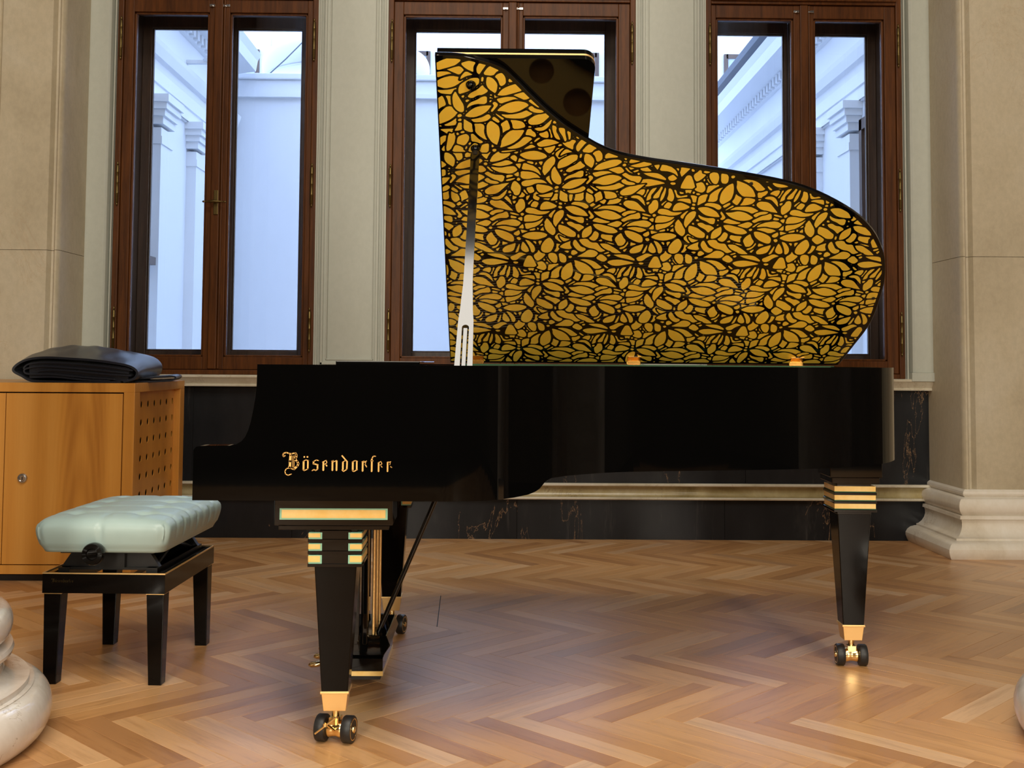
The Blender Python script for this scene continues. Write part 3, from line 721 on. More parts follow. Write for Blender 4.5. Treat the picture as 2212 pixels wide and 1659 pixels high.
lettering('gold_lettering', Matrix.Translation((-.548, yn - .0006, .7870)) @ Matrix.Rotation(PI/2, 4, 'X'), PN, M_LETTER, sc)

# ---- lid, in its own plane: x along the hinge, s up the slope, n the outward normal (n<0 is the underside)
ML = Matrix(((1,0,0,0),(0,-CA,SA,YH),(0,SA,CA,1.0),(0,0,0,1)))
def LP(x, s, n): return ML @ Vector((x, s, n))
LX0 = -.180
lid_out = offset(CUR, .009)
loop = [(LX0, lid_out[0][1])] + lid_out[1:] + [(1.322, -.008), (LX0, -.008)]
LID = obj('lid', prism(B(), loop, lambda x, s: LP(x, s, 0), lambda x, s: LP(x, s, .014)), M_LACQ, PN, smooth=30, bevel=.002)
# folded front flap lying on the lid, with its gold line
def rr(x0, x1, s0, s1, r, n=8):
    P = [(x0, s0), (x1, s0)] + [(x1-r+r*math.cos(PI/2*i/n), s1-r+r*math.sin(PI/2*i/n)) for i in range(n+1)] + [(x0, s1)]
    return P
F1 = rr(LX0+.004, .274, .0, 1.490, .035)
fp = obj('front_flap', prism(prism(B(), F1, lambda x, s: LP(x, s, .0155), lambda x, s: LP(x, s, .031)), F1, lambda x, s: LP(x, s, .038), lambda x, s: LP(x, s, .057)), M_LACQ, LID, smooth=30)
F2 = rr(LX0+.004, .2745, .0, 1.4905, .035)
obj('gold_line', prism(B(), F2, lambda x, s: LP(x, s, .031), lambda x, s: LP(x, s, .038)), M_BRASSSATIN, LID, 'thin gold line along the flap edge', smooth=30)
# gold flower ornament on the underside: every gold field cut out by the black lines between
CELLS = '''-45 143 -33 143 -19 115 -14 83 -18 67 -25 73 -35 72;-25 149 15 149 8 132 -4 122 -16 120 -23 135;13 138 17 139 21 129 19 122 15 128;24 149 53 150 56 133 53 116 46 108 37 115 26 132;59 150 84 150 87 119 84 112 74 114 64 120;-12 113 -2 118 10 122 18 115 26 98 27 83 19 73 5 77 -8 87;24 118 28 120 33 112 31 107 25 111;-12 77 -8 79 -2 74 -5 67 -11 68;0 70 8 71 15 66 10 60 1 64;-18 61 -5 60 7 54 6 42 6 27 -4 26 -9 42;-6 21 4 21 6 11 -4 11;-7 -2 -6 5 -1 6 5 3 7 -1 5 -7 -1 -8;11 54 24 64 39 66 37 48 36 31 26 23 12 11 11 24;32 73 32 89 34 104 48 107 61 113 70 106 57 95 47 82 39 72;83 99 70 93 54 78 45 63 45 48 43 29 60 29 73 37 72 66 77 87;111 119 95 107 83 84 79 64 80 34 92 18 108 31 117 43 120 70 117 96;94 130 103 125 94 113;96 139 98 146 104 148 110 141 108 135 100 135;119 131 136 124 159 111 176 94 187 74 193 55 179 55 154 56 137 73 125 96 123 116;138 132 154 135 175 131 193 120 211 100 218 92 210 84 193 83 178 103 159 120;124 149 144 148 178 139 153 140 124 144;191 136 210 133 231 125 216 115 204 123;240 125 266 121 302 107 282 95 258 92 240 104 231 112;222 103 225 106 241 90 240 85 231 89;236 69 244 82 257 87 266 86 267 66 261 57 250 64;196 75 209 77 225 85 229 77 225 65 215 56 214 50 202 50;204 45 214 45 213 39 204 39;128 70 135 61 150 51 148 35 141 15 132 20 121 32 126 46;159 50 178 50 196 42 189 23 172 16 149 14 155 29;188 16 193 21 198 16 196 12;221 49 233 58 249 57 261 47 270 30 277 4 262 24 246 42 231 45;204 27 213 34 234 32 247 24 259 9 281 -21 253 -15 225 -6 210 6 203 16;273 87 279 85 276 63 269 48 265 51 271 69;287 88 304 96 296 75 289 60 289 41 275 32 277 57;316 102 322 96 317 70 314 47 296 44 297 58 309 81;328 97 333 90 333 67 330 46 323 30 319 37 321 61 326 81;341 93 349 90 359 73 364 47 360 30 349 33 341 42 343 61 341 82;357 88 366 83 372 64 383 56 394 59 404 62 406 54 392 50 373 47 365 67;376 78 397 71 386 66 380 67;276 25 283 28 288 26 285 17 280 14;285 7 293 22 296 34 304 38 312 34 317 16 317 -5 306 -23 297 -30 289 -19;302 -40 303 -33 309 -29 315 -33 315 -40 308 -45;327 7 326 18 339 34 342 30 335 16;334 3 344 27 356 24 361 17 357 2 352 -5;318 -23 321 -8 331 -4 348 -8 367 -20 388 -21 402 -18 388 -33 371 -38 346 -37 328 -31;315 -73 313 -57 320 -40 338 -38 362 -44 379 -43 366 -61 347 -71;317 -82 348 -77 367 -67 382 -50 370 -81 351 -100 334 -109 321 -107;366 -14 367 8 376 23 389 26 406 17 421 5 409 -7 386 -13;371 35 385 44 410 45 417 41 422 20 406 26 388 33;394 -42 408 -19 420 -10 411 -31 406 -56;390 -53 404 -75 418 -100 422 -125 414 -141 396 -125 384 -103 380 -81 385 -66;366 -94 378 -78 378 -91;355 -107 359 -101 366 -105 365 -113 359 -113;333 -113 352 -104 355 -112 350 -116 336 -118;369 -115 379 -97 384 -118;309 -146 328 -128 352 -123 380 -126 396 -137 387 -151 360 -163 334 -160;292 -157 293 -152 302 -150 307 -157 306 -165 299 -167;303 -111 317 -115 331 -121 319 -126 308 -131;282 -130 300 -114 304 -133 295 -144 285 -140;298 -103 312 -82 316 -107 302 -106;292 -56 309 -49 310 -68 306 -70;268 -27 283 -30 299 -39 298 -43 272 -36;269 -41 292 -50 288 -57 271 -55;207 -68 202 -60 225 -40 240 -30 260 -24 265 -53 230 -58 212 -71;201 -34 213 -18 234 -14 250 -18 243 -26 223 -32 212 -43;218 -93 233 -74 253 -66 283 -61 306 -77 296 -95 275 -94 251 -88;221 -101 248 -94 276 -100 293 -109 272 -122 247 -111;218 -115 230 -113 253 -121 275 -136 284 -152 284 -172 271 -174 245 -159 227 -140;199 -104 202 -99 209 -98 212 -104 209 -111 202 -110;208 -91 223 -72 246 -63 227 -75 214 -93;108 -20 127 -20 150 -13 174 -20 193 -34 204 -45 193 -56 169 -61 143 -53 122 -38;121 -9 133 5 157 9 185 8 201 0 216 -12 205 -19 196 -25 181 -16 160 -9 139 -7;95 12 113 27 119 23 115 14 101 1;105 -9 117 5 127 15 132 9 121 0 107 -11;32 13 42 25 60 25 80 19 92 6 91 -3 83 -8 66 4 48 10;15 -1 27 5 45 5 65 -5 82 -20 95 -43 73 -42 49 -36 33 -24;94 -14 101 -23 114 -46 104 -58 96 -52 101 -41 92 -23;20 -27 31 -39 49 -47 79 -49 81 -77 68 -77 51 -64 33 -54 24 -42;86 -57 91 -54 95 -61 92 -65;88 -83 97 -77 96 -85 90 -86;-19 -43 -10 -24 3 -14 13 -18 13 -42 4 -64 -6 -86 -10 -99 -20 -77;17 -61 21 -52 32 -64 23 -65;6 -75 12 -69 17 -83 8 -80;24 -75 38 -70 54 -81 69 -84 85 -98 73 -113 68 -121 53 -104 32 -89;-2 -105 -1 -86 11 -89 29 -98 46 -114 58 -126 58 -147 37 -147 16 -133 3 -121;78 -126 85 -107 105 -89 110 -103 111 -126 98 -147 81 -153;64 -134 70 -134 72 -151 65 -151;108 -67 120 -50 135 -56 160 -67 177 -68 161 -76 139 -77 119 -72;110 -82 131 -81 157 -90 180 -99 198 -118 187 -128 164 -127 139 -116 122 -103;156 -84 175 -73 192 -65 209 -76 196 -96 183 -95;103 -153 111 -142 120 -116 135 -127 134 -151 124 -167 111 -163;143 -132 161 -135 184 -138 180 -150 184 -170 166 -164 144 -151;3 -140 23 -154 42 -159 21 -172 8 -156;190 -160 195 -141 209 -124 218 -147 229 -166 221 -189 205 -192 198 -179;135 -167 144 -158 150 -164 146 -170;154 -170 179 -176 192 -183 192 -186 169 -180;209 -202 226 -192 235 -168 238 -179 228 -202 214 -210;222 -215 238 -202 230 -225;245 -192 245 -172 267 -182 255 -188;245 -215 257 -197 290 -180 289 -198 283 -221 267 -230 249 -230;289 -231 296 -201 304 -178 304 -198 300 -224 295 -231;308 -211 309 -191 313 -171 322 -184 333 -207 336 -224 325 -229 313 -221;320 -162 337 -171 352 -194 357 -214 353 -229 344 -229 337 -201;346 -171 358 -171 360 -190;365 -171 379 -167 372 -194;376 -217 377 -190 388 -164 402 -151 413 -164 420 -186 414 -216 404 -230 387 -230;419 -151 429 -130 435 -128 448 -137 462 -150 460 -163 446 -176 437 -173;427 -181 442 -188 439 -209 431 -224 420 -224 427 -206;7 -200 20 -182 43 -168 43 -188 50 -206 41 -211 24 -209;51 -184 52 -168 59 -160 69 -178 80 -197 96 -205 96 -217 84 -225 70 -217 58 -201;70 -161 97 -156 112 -174 134 -177 146 -196 165 -216 146 -226 127 -210 104 -203 83 -187;141 -180 165 -181 186 -196 204 -212 220 -230 194 -230 173 -216 155 -203;23 -221 34 -218 42 -222 36 -231;48 -221 57 -214 72 -229 59 -242 49 -239;39 -251 43 -245 52 -247 52 -256 44 -259;68 -250 91 -230 106 -213 125 -215 140 -229 135 -246 125 -253 95 -252;134 -258 150 -234 175 -261 161 -278;159 -231 176 -222 178 -229 163 -236;170 -242 178 -236 184 -241 179 -249 173 -248;191 -238 221 -236 243 -240 267 -261 268 -270 243 -262 213 -252;272 -255 287 -243 306 -229 328 -239 310 -251 294 -271 279 -271;174 -278 188 -267 215 -264 245 -272 270 -283 242 -291 211 -299 190 -295;282 -283 287 -278 300 -280 300 -288 290 -291;318 -295 323 -271 331 -247 344 -247 355 -270 364 -306 321 -307;352 -244 365 -227 366 -212 377 -230 393 -238 383 -260 367 -275 357 -264;403 -256 402 -236 413 -230 428 -236 435 -259 432 -285 418 -282;437 -239 443 -231 462 -246 466 -272 460 -284 444 -278'''
cells = [np.array([int(v) for v in c.split()], dtype=float).reshape(-1, 2) / 1000 for c in CELLS.split(';')]
H_ = .0035
gx = np.arange(-.19, 1.39, H_); gs = np.arange(-.02, 1.53, H_)
GX, GS = np.meshgrid(gx, gs)
G = np.full(GX.shape, -.003)
def poly_sdf(P, X, Y):
    d = np.full(X.shape, 1e9); ins = np.zeros(X.shape, bool); n = len(P)
    for i in range(n):
        a = P[i]; b = P[(i+1) % n]; e = b - a
        wx, wy = X - a[0], Y - a[1]; t = np.clip((wx*e[0] + wy*e[1]) / max(e @ e, 1e-12), 0, 1)
        d = np.minimum(d, (wx - e[0]*t)**2 + (wy - e[1]*t)**2)
        c = (a[1] > Y) != (b[1] > Y)
        if e[1] != 0: ins ^= c & (X < e[0] * (Y - a[1]) / e[1] + a[0])
    d = np.sqrt(d); return np.where(ins, d, -d)
def soften(P):
    "cut blunt corners, keep pointed leaf tips"
    out = []; n = len(P)
    for i in range(n):
        a, p, b = P[i-1], P[i], P[(i+1) % n]
        u = a - p; v = b - p; cs = (u @ v) / (np.linalg.norm(u)*np.linalg.norm(v) + 1e-9)
        if cs > .35: out.append(p)
        else: out.append(p + u*.22 + (p-(a+b)/2)*.10); out.append(p + v*.22 + (p-(a+b)/2)*.10)
    return np.array(out)
cells = [soften(c) for c in cells]
LW = .0058
def stamp(ax, as_, flip=1, cond=None):
    for c in cells:
        P = np.stack([ax + c[:,0], as_ + flip * c[:,1]], 1)
        x0, s0 = P.min(0) - .014; x1, s1 = P.max(0) + .014
        if x1 < gx[0] or x0 > gx[-1] or s1 < gs[0] or s0 > gs[-1]: continue
        if cond and not cond(*P.mean(0)): continue
        i0, i1 = np.searchsorted(gx, (x0, x1)); j0, j1 = np.searchsorted(gs, (s0, s1))
        if i1 <= i0 or j1 <= j0: continue
        X, Y = GX[j0:j1, i0:i1], GS[j0:j1, i0:i1]; g = G[j0:j1, i0:i1]
        d = poly_sdf(P, X, Y) - .0004
        G[j0:j1, i0:i1] = np.maximum(d, np.minimum(g, -d - LW))
for j in (4, 3, 2, 1, 0, -1):
    for i in (-4, -3, -2, 3, 2, -1, 1, 0):
        stamp(.6326 + .431*i - .0595*j, .8878 - .398*j, 1)
fl_ok = lambda x, s: s > 1.06 - .0*x or (x < .42 and s > .93)
for j in (-1, 2, 1, 0):
    for i in (2, 1, -1, 0): stamp(.1859 + .431*i + (-.0595)*j, .9785 + .398*j, -1, fl_ok)
stamp(-.1152, 1.2829, -1, lambda x, s: s > 1.12 and x < .22)
# keep inside the black border of the lid
bp_ = np.array([(LX0+.002, OUT[0][1])] + [p for p in OUT[1:]] + [(1.316, .004), (LX0+.002, .004)])
G = np.minimum(G, poly_sdf(bp_, GX, GS) - .002)
def ornament():
    V = []; F = []; idx = {}; M = ML
    ny, nx = G.shape; full = G > 0
    def vid(key, x, s):
        if key not in idx: idx[key] = len(V); V.append((x, s, -.0006))
        return idx[key]
    def corner(i, j): return vid((i, j, 0), gx[i], gs[j])
    def edge(i, j, k):
        if k == 1: a, b = G[j, i], G[j, i+1]; t = a / (a - b); return vid((i, j, 1), gx[i] + t*H_, gs[j])
        a, b = G[j, i], G[j+1, i]; t = a / (a - b); return vid((i, j, 2), gx[i], gs[j] + t*H_)
    inside = full[:-1,:-1] & full[:-1,1:] & full[1:,:-1] & full[1:,1:]
    anyin = full[:-1,:-1] | full[:-1,1:] | full[1:,:-1] | full[1:,1:]
    for j in range(ny - 1):
        i = 0; row = inside[j]
        while i < nx - 1:
            if row[i]:
                k = i
                while k < nx - 1 and row[k]: k += 1
                F.append((corner(i, j), corner(k, j), corner(k, j+1), corner(i, j+1))); i = k; continue
            if anyin[j, i]:
                c = [(i, j), (i+1, j), (i+1, j+1), (i, j+1)]; e = [(i, j, 1), (i+1, j, 2), (i, j+1, 1), (i, j, 2)]
                P = []
                for q in range(4):
                    a = c[q]; b = c[(q+1) % 4]
                    fa, fb = full[a[1], a[0]], full[b[1], b[0]]
                    if fa: P.append(corner(*a))
                    if fa != fb: P.append(edge(*e[q]))
                if len(P) >= 3: F.append(tuple(P))
            i += 1
    me = bpy.data.meshes.new('gold_ornament'); me.from_pydata(V, [], F); me.transform(M)
    me.materials.append(M_GOLD); return link('gold_ornament', me, LID, 'gold flower and leaf ornament in black outlines')
ornament()
# hinges, rubber buttons, prop sockets on the lid
for x in (-.077, .527, 1.155):
    h = B(); box(h, x-.026, x+.026, .006, .046, -.004, -.0007, ML); box(h, x-.027, x+.027, -.002, .008, -.012, -.001, ML)
    o = obj('hinge', h, M_BRASS, LID, bevel=.001)
    s2 = B()
    for dx in (-.015, .015): lathe(s2, [(.0035,0),(.003,.001),(0,.0012)], None, 10, ML @ Matrix.Translation((x+dx, .022, -.004)) @ Matrix.Rotation(PI, 4, 'X'))
    obj('screw', s2, M_BRASS, o)
    obj('hinge_leaf', box(B(), x-.026, x+.026, YH-.042, YH-.004, ZR, ZR+.003), M_BRASS, PN, bevel=.001)
for (x, s) in ((-.0807, 1.4057), (-.070, 1.150)):
    obj('prop_socket', lathe(B(), [(.015,0),(.0145,.006),(.010,.012),(.005,.013),(.004,.006),(0,.006)], None, 24, ML @ Matrix.Translation((x, s, -.0005)) @ Matrix.Rotation(PI, 4, 'X')), M_LACQ, LID, smooth=40)
for (x, s) in ((.80, 1.006), (1.345, .42)):
    obj('button', lathe(B(), [(.006,0),(.006,.004),(0,.005)], None, 14, ML @ Matrix.Translation((x, s, -.0005)) @ Matrix.Rotation(PI, 4, 'X')), M_RUBBER, LID, smooth=40)
# ---- prop stick from near rim to socket
pb = Vector((-.088, yn+.070, .955)); pt = LP(-.070, 1.149, -.012)
ax = (pt - pb).normalized(); Ltot = (pt - pb).length
sx = Vector((1, 0, 0)); sx = (sx - ax * sx.dot(ax)).normalized(); sn = sx.cross(ax).normalized()
MP = Matrix(((sx.x, ax.x, sn.x, pb.x), (sx.y, ax.y, sn.y, pb.y), (sx.z, ax.z, sn.z, pb.z), (0,0,0,1)))
k = Ltot / .86
left = [(-.0245,0),(-.0225,.10),(-.0205,.19),(-.0175,.225),(-.0155,.27),(-.0130,.32),(-.0125,.38),(-.0125,.60),(-.0130,.80),(-.014,.835),(-.010,.85)]
out_ = [(x, y*k) for x, y in left] + [(-x, y*k) for x, y in left[::-1]]
slot = [(-.0095,.012),(.0095,.012)] + [(.0095*math.cos(PI*i/10), .165*k + .0095*math.sin(PI*i/10)) for i in range(11)]
M_PROP = mat('prop_black_lacquer', (.003,.003,.003), .09, spec=.8)[0]  # finish set so the reflected ceiling light fades softly along the stick
pr_ = fill2d('lid_prop', [out_, slot], .016, MP, M_PROP, PN, bevel=.002)
obj('prop_inlay', box(B(), -.0060, .0060, .014, .166*k, -.004, .006, MP), M_PROP, pr_, bevel=.001)
obj('prop_tip', lathe(B(), [(.0105,0),(.0115,.010),(.009,.020),(.004,.028),(0,.03)], None, 16, Matrix.Translation(pt - ax*.022) @ ax.to_track_quat('Z', 'Y').to_matrix().to_4x4()), M_RUBBER, pr_, smooth=50)

# ---- legs
def caster(leg, M, pin=False):
    "twin wheels on a brass fork; axle along x"
    hb = B(); lathe(hb, [(.010,.045),(.010,.09)], None, 16, M); box(hb, -.013, .013, -.016, .016, .048, .066, M)
    lathe(hb, [(.021,-.022),(.023,-.016),(.020,-.005),(.020,.005),(.023,.016),(.021,.022)], None, 20, M @ Matrix.Translation((0,0,.035)) @ Matrix.Rotation(PI/2, 4, 'Y'))
    fk = obj('caster_fork', hb, M_BRASS, leg, smooth=40)
    for s in (-1, 1):
        MW = M @ Matrix.Translation((s*.0225, 0, .035)) @ Matrix.Rotation(s*PI/2, 4, 'Y')
        wl = obj('wheel', lathe(B(), [(.026,0),(.033,.001),(.035,.004),(.035,.024),(.033,.027),(.027,.027)], None, 36, MW), M_RUBBER, leg, smooth=40)
        hubo = obj('wheel_hub', lathe(B(), [(.028,.001),(.028,.0275),(.0255,.0275),(.022,.022),(.017,.0235),(.010,.0245),(.009,.030),(.006,.032),(0,.0325)], None, 28, MW), M_BRASS, leg, smooth=35)
    if pin:
        pb_ = B(); tube(pb_, [M @ Vector(p) for p in ((.004,-.018,.036),(-.008,-.052,.060))], .004, 10)
        tube(pb_, [M @ Vector(p) for p in ((-.036,-.056,.036),(.022,-.056,.082))], .0027, 10)
        lathe(pb_, [(0,-.006),(.0055,-.004),(.0055,.004),(0,.006)], None, 12, M @ Matrix.Translation((-.0085,-.056,.060)))
        obj('wheel_lock', pb_, M_BRASS, leg, 'brass thumb screw of the wheel lock', smooth=50)
def leg(cx, cy, split, top, wz, rot=0, pin=False, bar=False):
    "split: side whose tiers are parted by a black panel: 'y' or 'x'"
    Mx = Matrix.Translation((cx, cy, 0)) @ Matrix.Rotation(rot, 4, 'Z')
    zt_ = .470 if split else .510
    lg = obj('leg', frust(B(), 0, 0, .139, zt_, .0345, .0345, .055, .055, Mx), M_BROWNBLACK, PN, bevel=.0025)
    c = B(); h = .0665
    if split: box(c, -.040, .040, -.0675, .0675, .468, .560, Mx); box(c, -.056, .056, -.056, .056, .468, .565, Mx)
    else: box(c, -.056, .056, -.056, .056, .505, .61, Mx)
    n = 3; zs = [(.476,.496),(.509,.526),(.539,.554)] if split else [(.523,.541),(.551,.571),(.579,.598)]
    for (z0, z1) in zs: box(c, -.0705, .0705, -.0705, .0705, z0-.0095, z0-.001, Mx)
    obj('collar', c, M_LACQ, lg, bevel=.001)
    for (z0, z1) in zs:
        mb = B(); gb = B()
        if split:
            for s in (-1, 1):
                xa, xb = (.034, .0685) if s > 0 else (-.0685, -.034)
                box(mb, xa, xb, -.0685, .0685, z0-.001, z1+.001, Mx)
                xa, xb = (.0385, .0665) if s > 0 else (-.0665, -.0385)
                g2 = B(); P = [(.0385,.0705),(.0685,.0705),(.0705,.0665),(.0705,-.0665),(.0685,-.0705),(.0385,-.0705),(.0385,-.058),(.058,-.058),(.058,.058),(.0385,.058)]
                prism(g2, [(s*x, y) for x, y in P], lambda x, y: Mx @ Vector((x, y, z0+.0035)), lambda x, y: Mx @ Vector((x, y, z1-.001)))
                obj('gold_inlay', g2, M_GOLDBAR, lg)
        else:
            box(mb, -.068, .068, -.068, .068, z0-.001, z0+.002, Mx)
            box(gb, -.0675, .0675, -.0675, .0675, z0+.002, z1, Mx)
        e = obj('enamel_edge', mb, M_MINT if split else M_GREENFELT, lg)
        if not split: obj('gold_inlay', gb, M_GOLDBAR, lg)
        else: gb.free()
    if bar:
        tb = B(); box(tb, -.156, .149, -.083, .083, .575, .640, Mx); box(tb, -.146, .139, -.078, .078, .563, .575, Mx); box(tb, -.120, .12, -.07, .07, .640, .65, Mx)
        pl = obj('top_plate', tb, M_LACQ, lg, bevel=.002)
        obj('plate_enamel', box(B(), -.142, .136, -.0850, -.08, .590, .619, Mx), M_MINT, pl)
        obj('plate_gold', box(B(), -.1365, .1305, -.0865, -.08, .5945, .6155, Mx), M_GOLDBAR, pl)
    else:
        obj('top_plate', box(box(B(), -.085, .085, -.085, .085, .628, .69, Mx), -.078, .078, -.078, .078, .608, .628, Mx), M_LACQ, lg, bevel=.002)
    fe = B(); frust(fe, 0, 0, .088, .136, .029, .029, .0345, .0345, Mx); frust(fe, 0, 0, .133, .140, .0375, .0375, .0375, .0375, Mx); 
    obj('ferrule', fe, M_BRASSSATIN, lg, bevel=.0012)
    caster(lg, Mx @ Matrix.Rotation(wz, 4, 'Z'), pin)
    return lg
leg(-.417, 3.048, True, .56, R(-13), R(1), True, True)
leg(-.380, 4.245, True, .56, R(-14), R(1), False, True)
leg(1.187, 3.822, False, .69, R(-3), R(-2))

# ---- lyre with pedals
ly = obj('lyre', box(B(), -.500, -.338, 3.49, 3.82, .064, .103), M_LACQ, PN, bevel=.002)
obj('gold_strip', box(B(), -.5005, -.3375, 3.4895, 3.8205, .050, .064), M_GOLDBAR, ly)
obj('lyre_foot', box(B(), -.49, -.346, 3.50, 3.81, .037, .050), M_DARKWOOD, ly)
obj('pedal_block', prism_y(B(), [(-.47,.103),(-.340,.103),(-.318,.135),(-.330,.165),(-.40,.168),(-.46,.165)], 3.51, 3.80), M_LACQ, ly, bevel=.002)
for y in (3.525, 3.785): obj('lyre_post', box(B(), -.462, -.412, y-.022, y+.022, .14, .63), M_LACQ, ly, bevel=.002)
obj('lyre_post', box(B(), -.402, -.388, 3.503, 3.547, .14, .63), M_LACQ, ly, bevel=.002)
for y in (3.53, 3.62, 3.71): obj('gold_rod', lathe(B(), [(.0045,.125),(.0045,.63)], (-.372, y, 0), 12), M_BRASSSATIN, ly, smooth=50)
for y in (3.60, 3.65, 3.70): obj('pedal_rod', lathe(B(), [(.003,.12),(.003,.63)], (-.44, y, 0), 8), M_STEEL, ly, smooth=50)
obj('lyre_top', box(B(), -.49, -.34, 3.46, 3.85, .625, .65), M_LACQ, ly, bevel=.002)
for y in (3.555, 3.655, 3.755):
    pd = B(); tube(pd, [(-.46,y,.080),(-.49,y,.083),(-.525,y,.078),(-.545,y,.069),(-.564,y,.065),(-.572,y,.064)], [.006,.007,.010,.014,.013,.005], 14)
    pd.transform(Matrix.Translation((0,0,.067)) @ Matrix.Diagonal((1,1,.62,1)) @ Matrix.Translation((0,0,-.067)))
    obj('pedal', pd, M_BRASS, ly, smooth=60)
for y in (3.56, 3.75):
    tb = B(); tube(tb, [(-.372,y,.135),(-.150,y,.66)], .0075, 8); obj('lyre_brace', tb, M_LACQ, ly, smooth=50)

# ================================================================ THE BENCH
BM = Matrix.Translation((-1.200, 3.83, 0)) @ Matrix.Rotation(R(-1.6), 4, 'Z')
BN = thing('piano_bench', (-1.200, 3.83, 0), 'black adjustable piano bench with pale mint tufted leather seat', 'bench')
fr = B(); hx, hy = .190, .272
for (a, b, c, d) in ((-hx, hx, -hy, -hy+.024), (-hx, hx, hy-.024, hy), (-hx, -hx+.024, -hy+.024, hy-.024), (hx-.024, hx, -hy+.024, hy-.024)):
    box(fr, a, b, c, d, .279, .339, BM)
obj('bench_frame', fr, M_BROWNBLACK, BN)
gl = B()
for (a, b, c, d) in ((-hx-.0008, hx+.0008, -hy-.0008, -hy+.003), (-hx-.0008, hx+.0008, hy-.003, hy+.0008), (-hx-.0008, -hx+.003, -hy, hy), (hx-.003, hx+.0008, -hy, hy)):
    box(gl, a, b, c, d, .3375, .3415, BM)
obj('gold_edge', gl, M_BRASSSATIN, BN, 'thin gold edge line')
for (sx_, sy_) in ((-1,-1), (1,-1), (-1,1), (1,1)):
    cx, cy = sx_*(hx-.031), sy_*(hy-.031)
    P0 = (cx, cy)
    b_ = B(); t = .027; u = .0205
    q = [(cx-t,cy-t),(cx+t,cy-t),(cx+t,cy+t),(cx-t,cy+t)]; ox, oy = sx_*(t-u), sy_*(t-u)
    ox, oy = sx_*(t-u)*.6, sy_*(t-u)*.6
    r_ = [(cx-u+ox,cy-u+oy),(cx+u+ox,cy-u+oy),(cx+u+ox,cy+u+oy),(cx-u+ox,cy+u+oy)]
    va = [b_.verts.new(BM @ Vector((x, y, .276))) for x, y in q]; vb = [b_.verts.new(BM @ Vector((x, y, .0))) for x, y in r_]
    for i in range(4): b_.faces.new((va[i], va[(i+1)%4], vb[(i+1)%4], vb[i]))
    b_.faces.new(va); b_.faces.new(vb[::-1])
    lo = obj('leg', b_, M_BROWNBLACK, BN, bevel=.002)
    obj('gold_ring', box(B(), cx-t-.0005, cx+t+.0005, cy-t-.0005, cy+t+.0005, .2758, .279, BM), M_BRASSSATIN, lo)
# lift mechanism under the seat
mc = B(); box(mc, -.150, .150, -.235, .235, .345, .352, BM); box(mc, -.155, -.12, -.24, .24, .295, .352, BM); box(mc, .12, .155, -.24, .24, .295, .352, BM)
box(mc, -.145, .145, -.25, .25, .398, .409, BM)
for y in (-.205, .205):
    frust(mc, 0, y, .350, .40, .155, .012, .120, .012, BM)
    box(mc, -.03, .05, y-.03, y+.03, .352, .40, BM)
for s in (-1, 1):
    tube(mc, [BM @ Vector((s*.13, -.20, .345)), BM @ Vector((s*.13, .0, .40))], .008, 8); tube(mc, [BM @ Vector((s*.13, .20, .345)), BM @ Vector((s*.13, .0, .40))], .008, 8)
obj('lift_mechanism', mc, M_SATIN, BN)
kn = B(); lathe(kn, [(.010,0),(.010,.03),(.030,.032),(.0335,.038),(.0335,.058),(.031,.063),(.018,.064),(.016,.060),(0,.060)], None, 40, BM @ Matrix.Translation((-.016, -.270, .408)) @ Matrix.Rotation(PI/2, 4, 'X'))
box(kn, -.030, -.002, -.337, -.328, .4075, .4105, BM)
obj('adjusting_knob', kn, M_LACQ, BN, smooth=35)
kn2 = B(); lathe(kn2, [(.010,0),(.010,.03),(.030,.032),(.0335,.038),(.0335,.058),(.031,.063),(0,.064)], None, 32, BM @ Matrix.Translation((-.016, .270, .408)) @ Matrix.Rotation(-PI/2, 4, 'X'))
obj('adjusting_knob', kn2, M_LACQ, BN, smooth=35)
lettering('gold_lettering', BM @ Matrix.Translation((-.1645, -hy-.0006, .3275)) @ Matrix.Rotation(PI/2, 4, 'X'), BN, M_BRASSOLD, 3.56/2450/42.5)

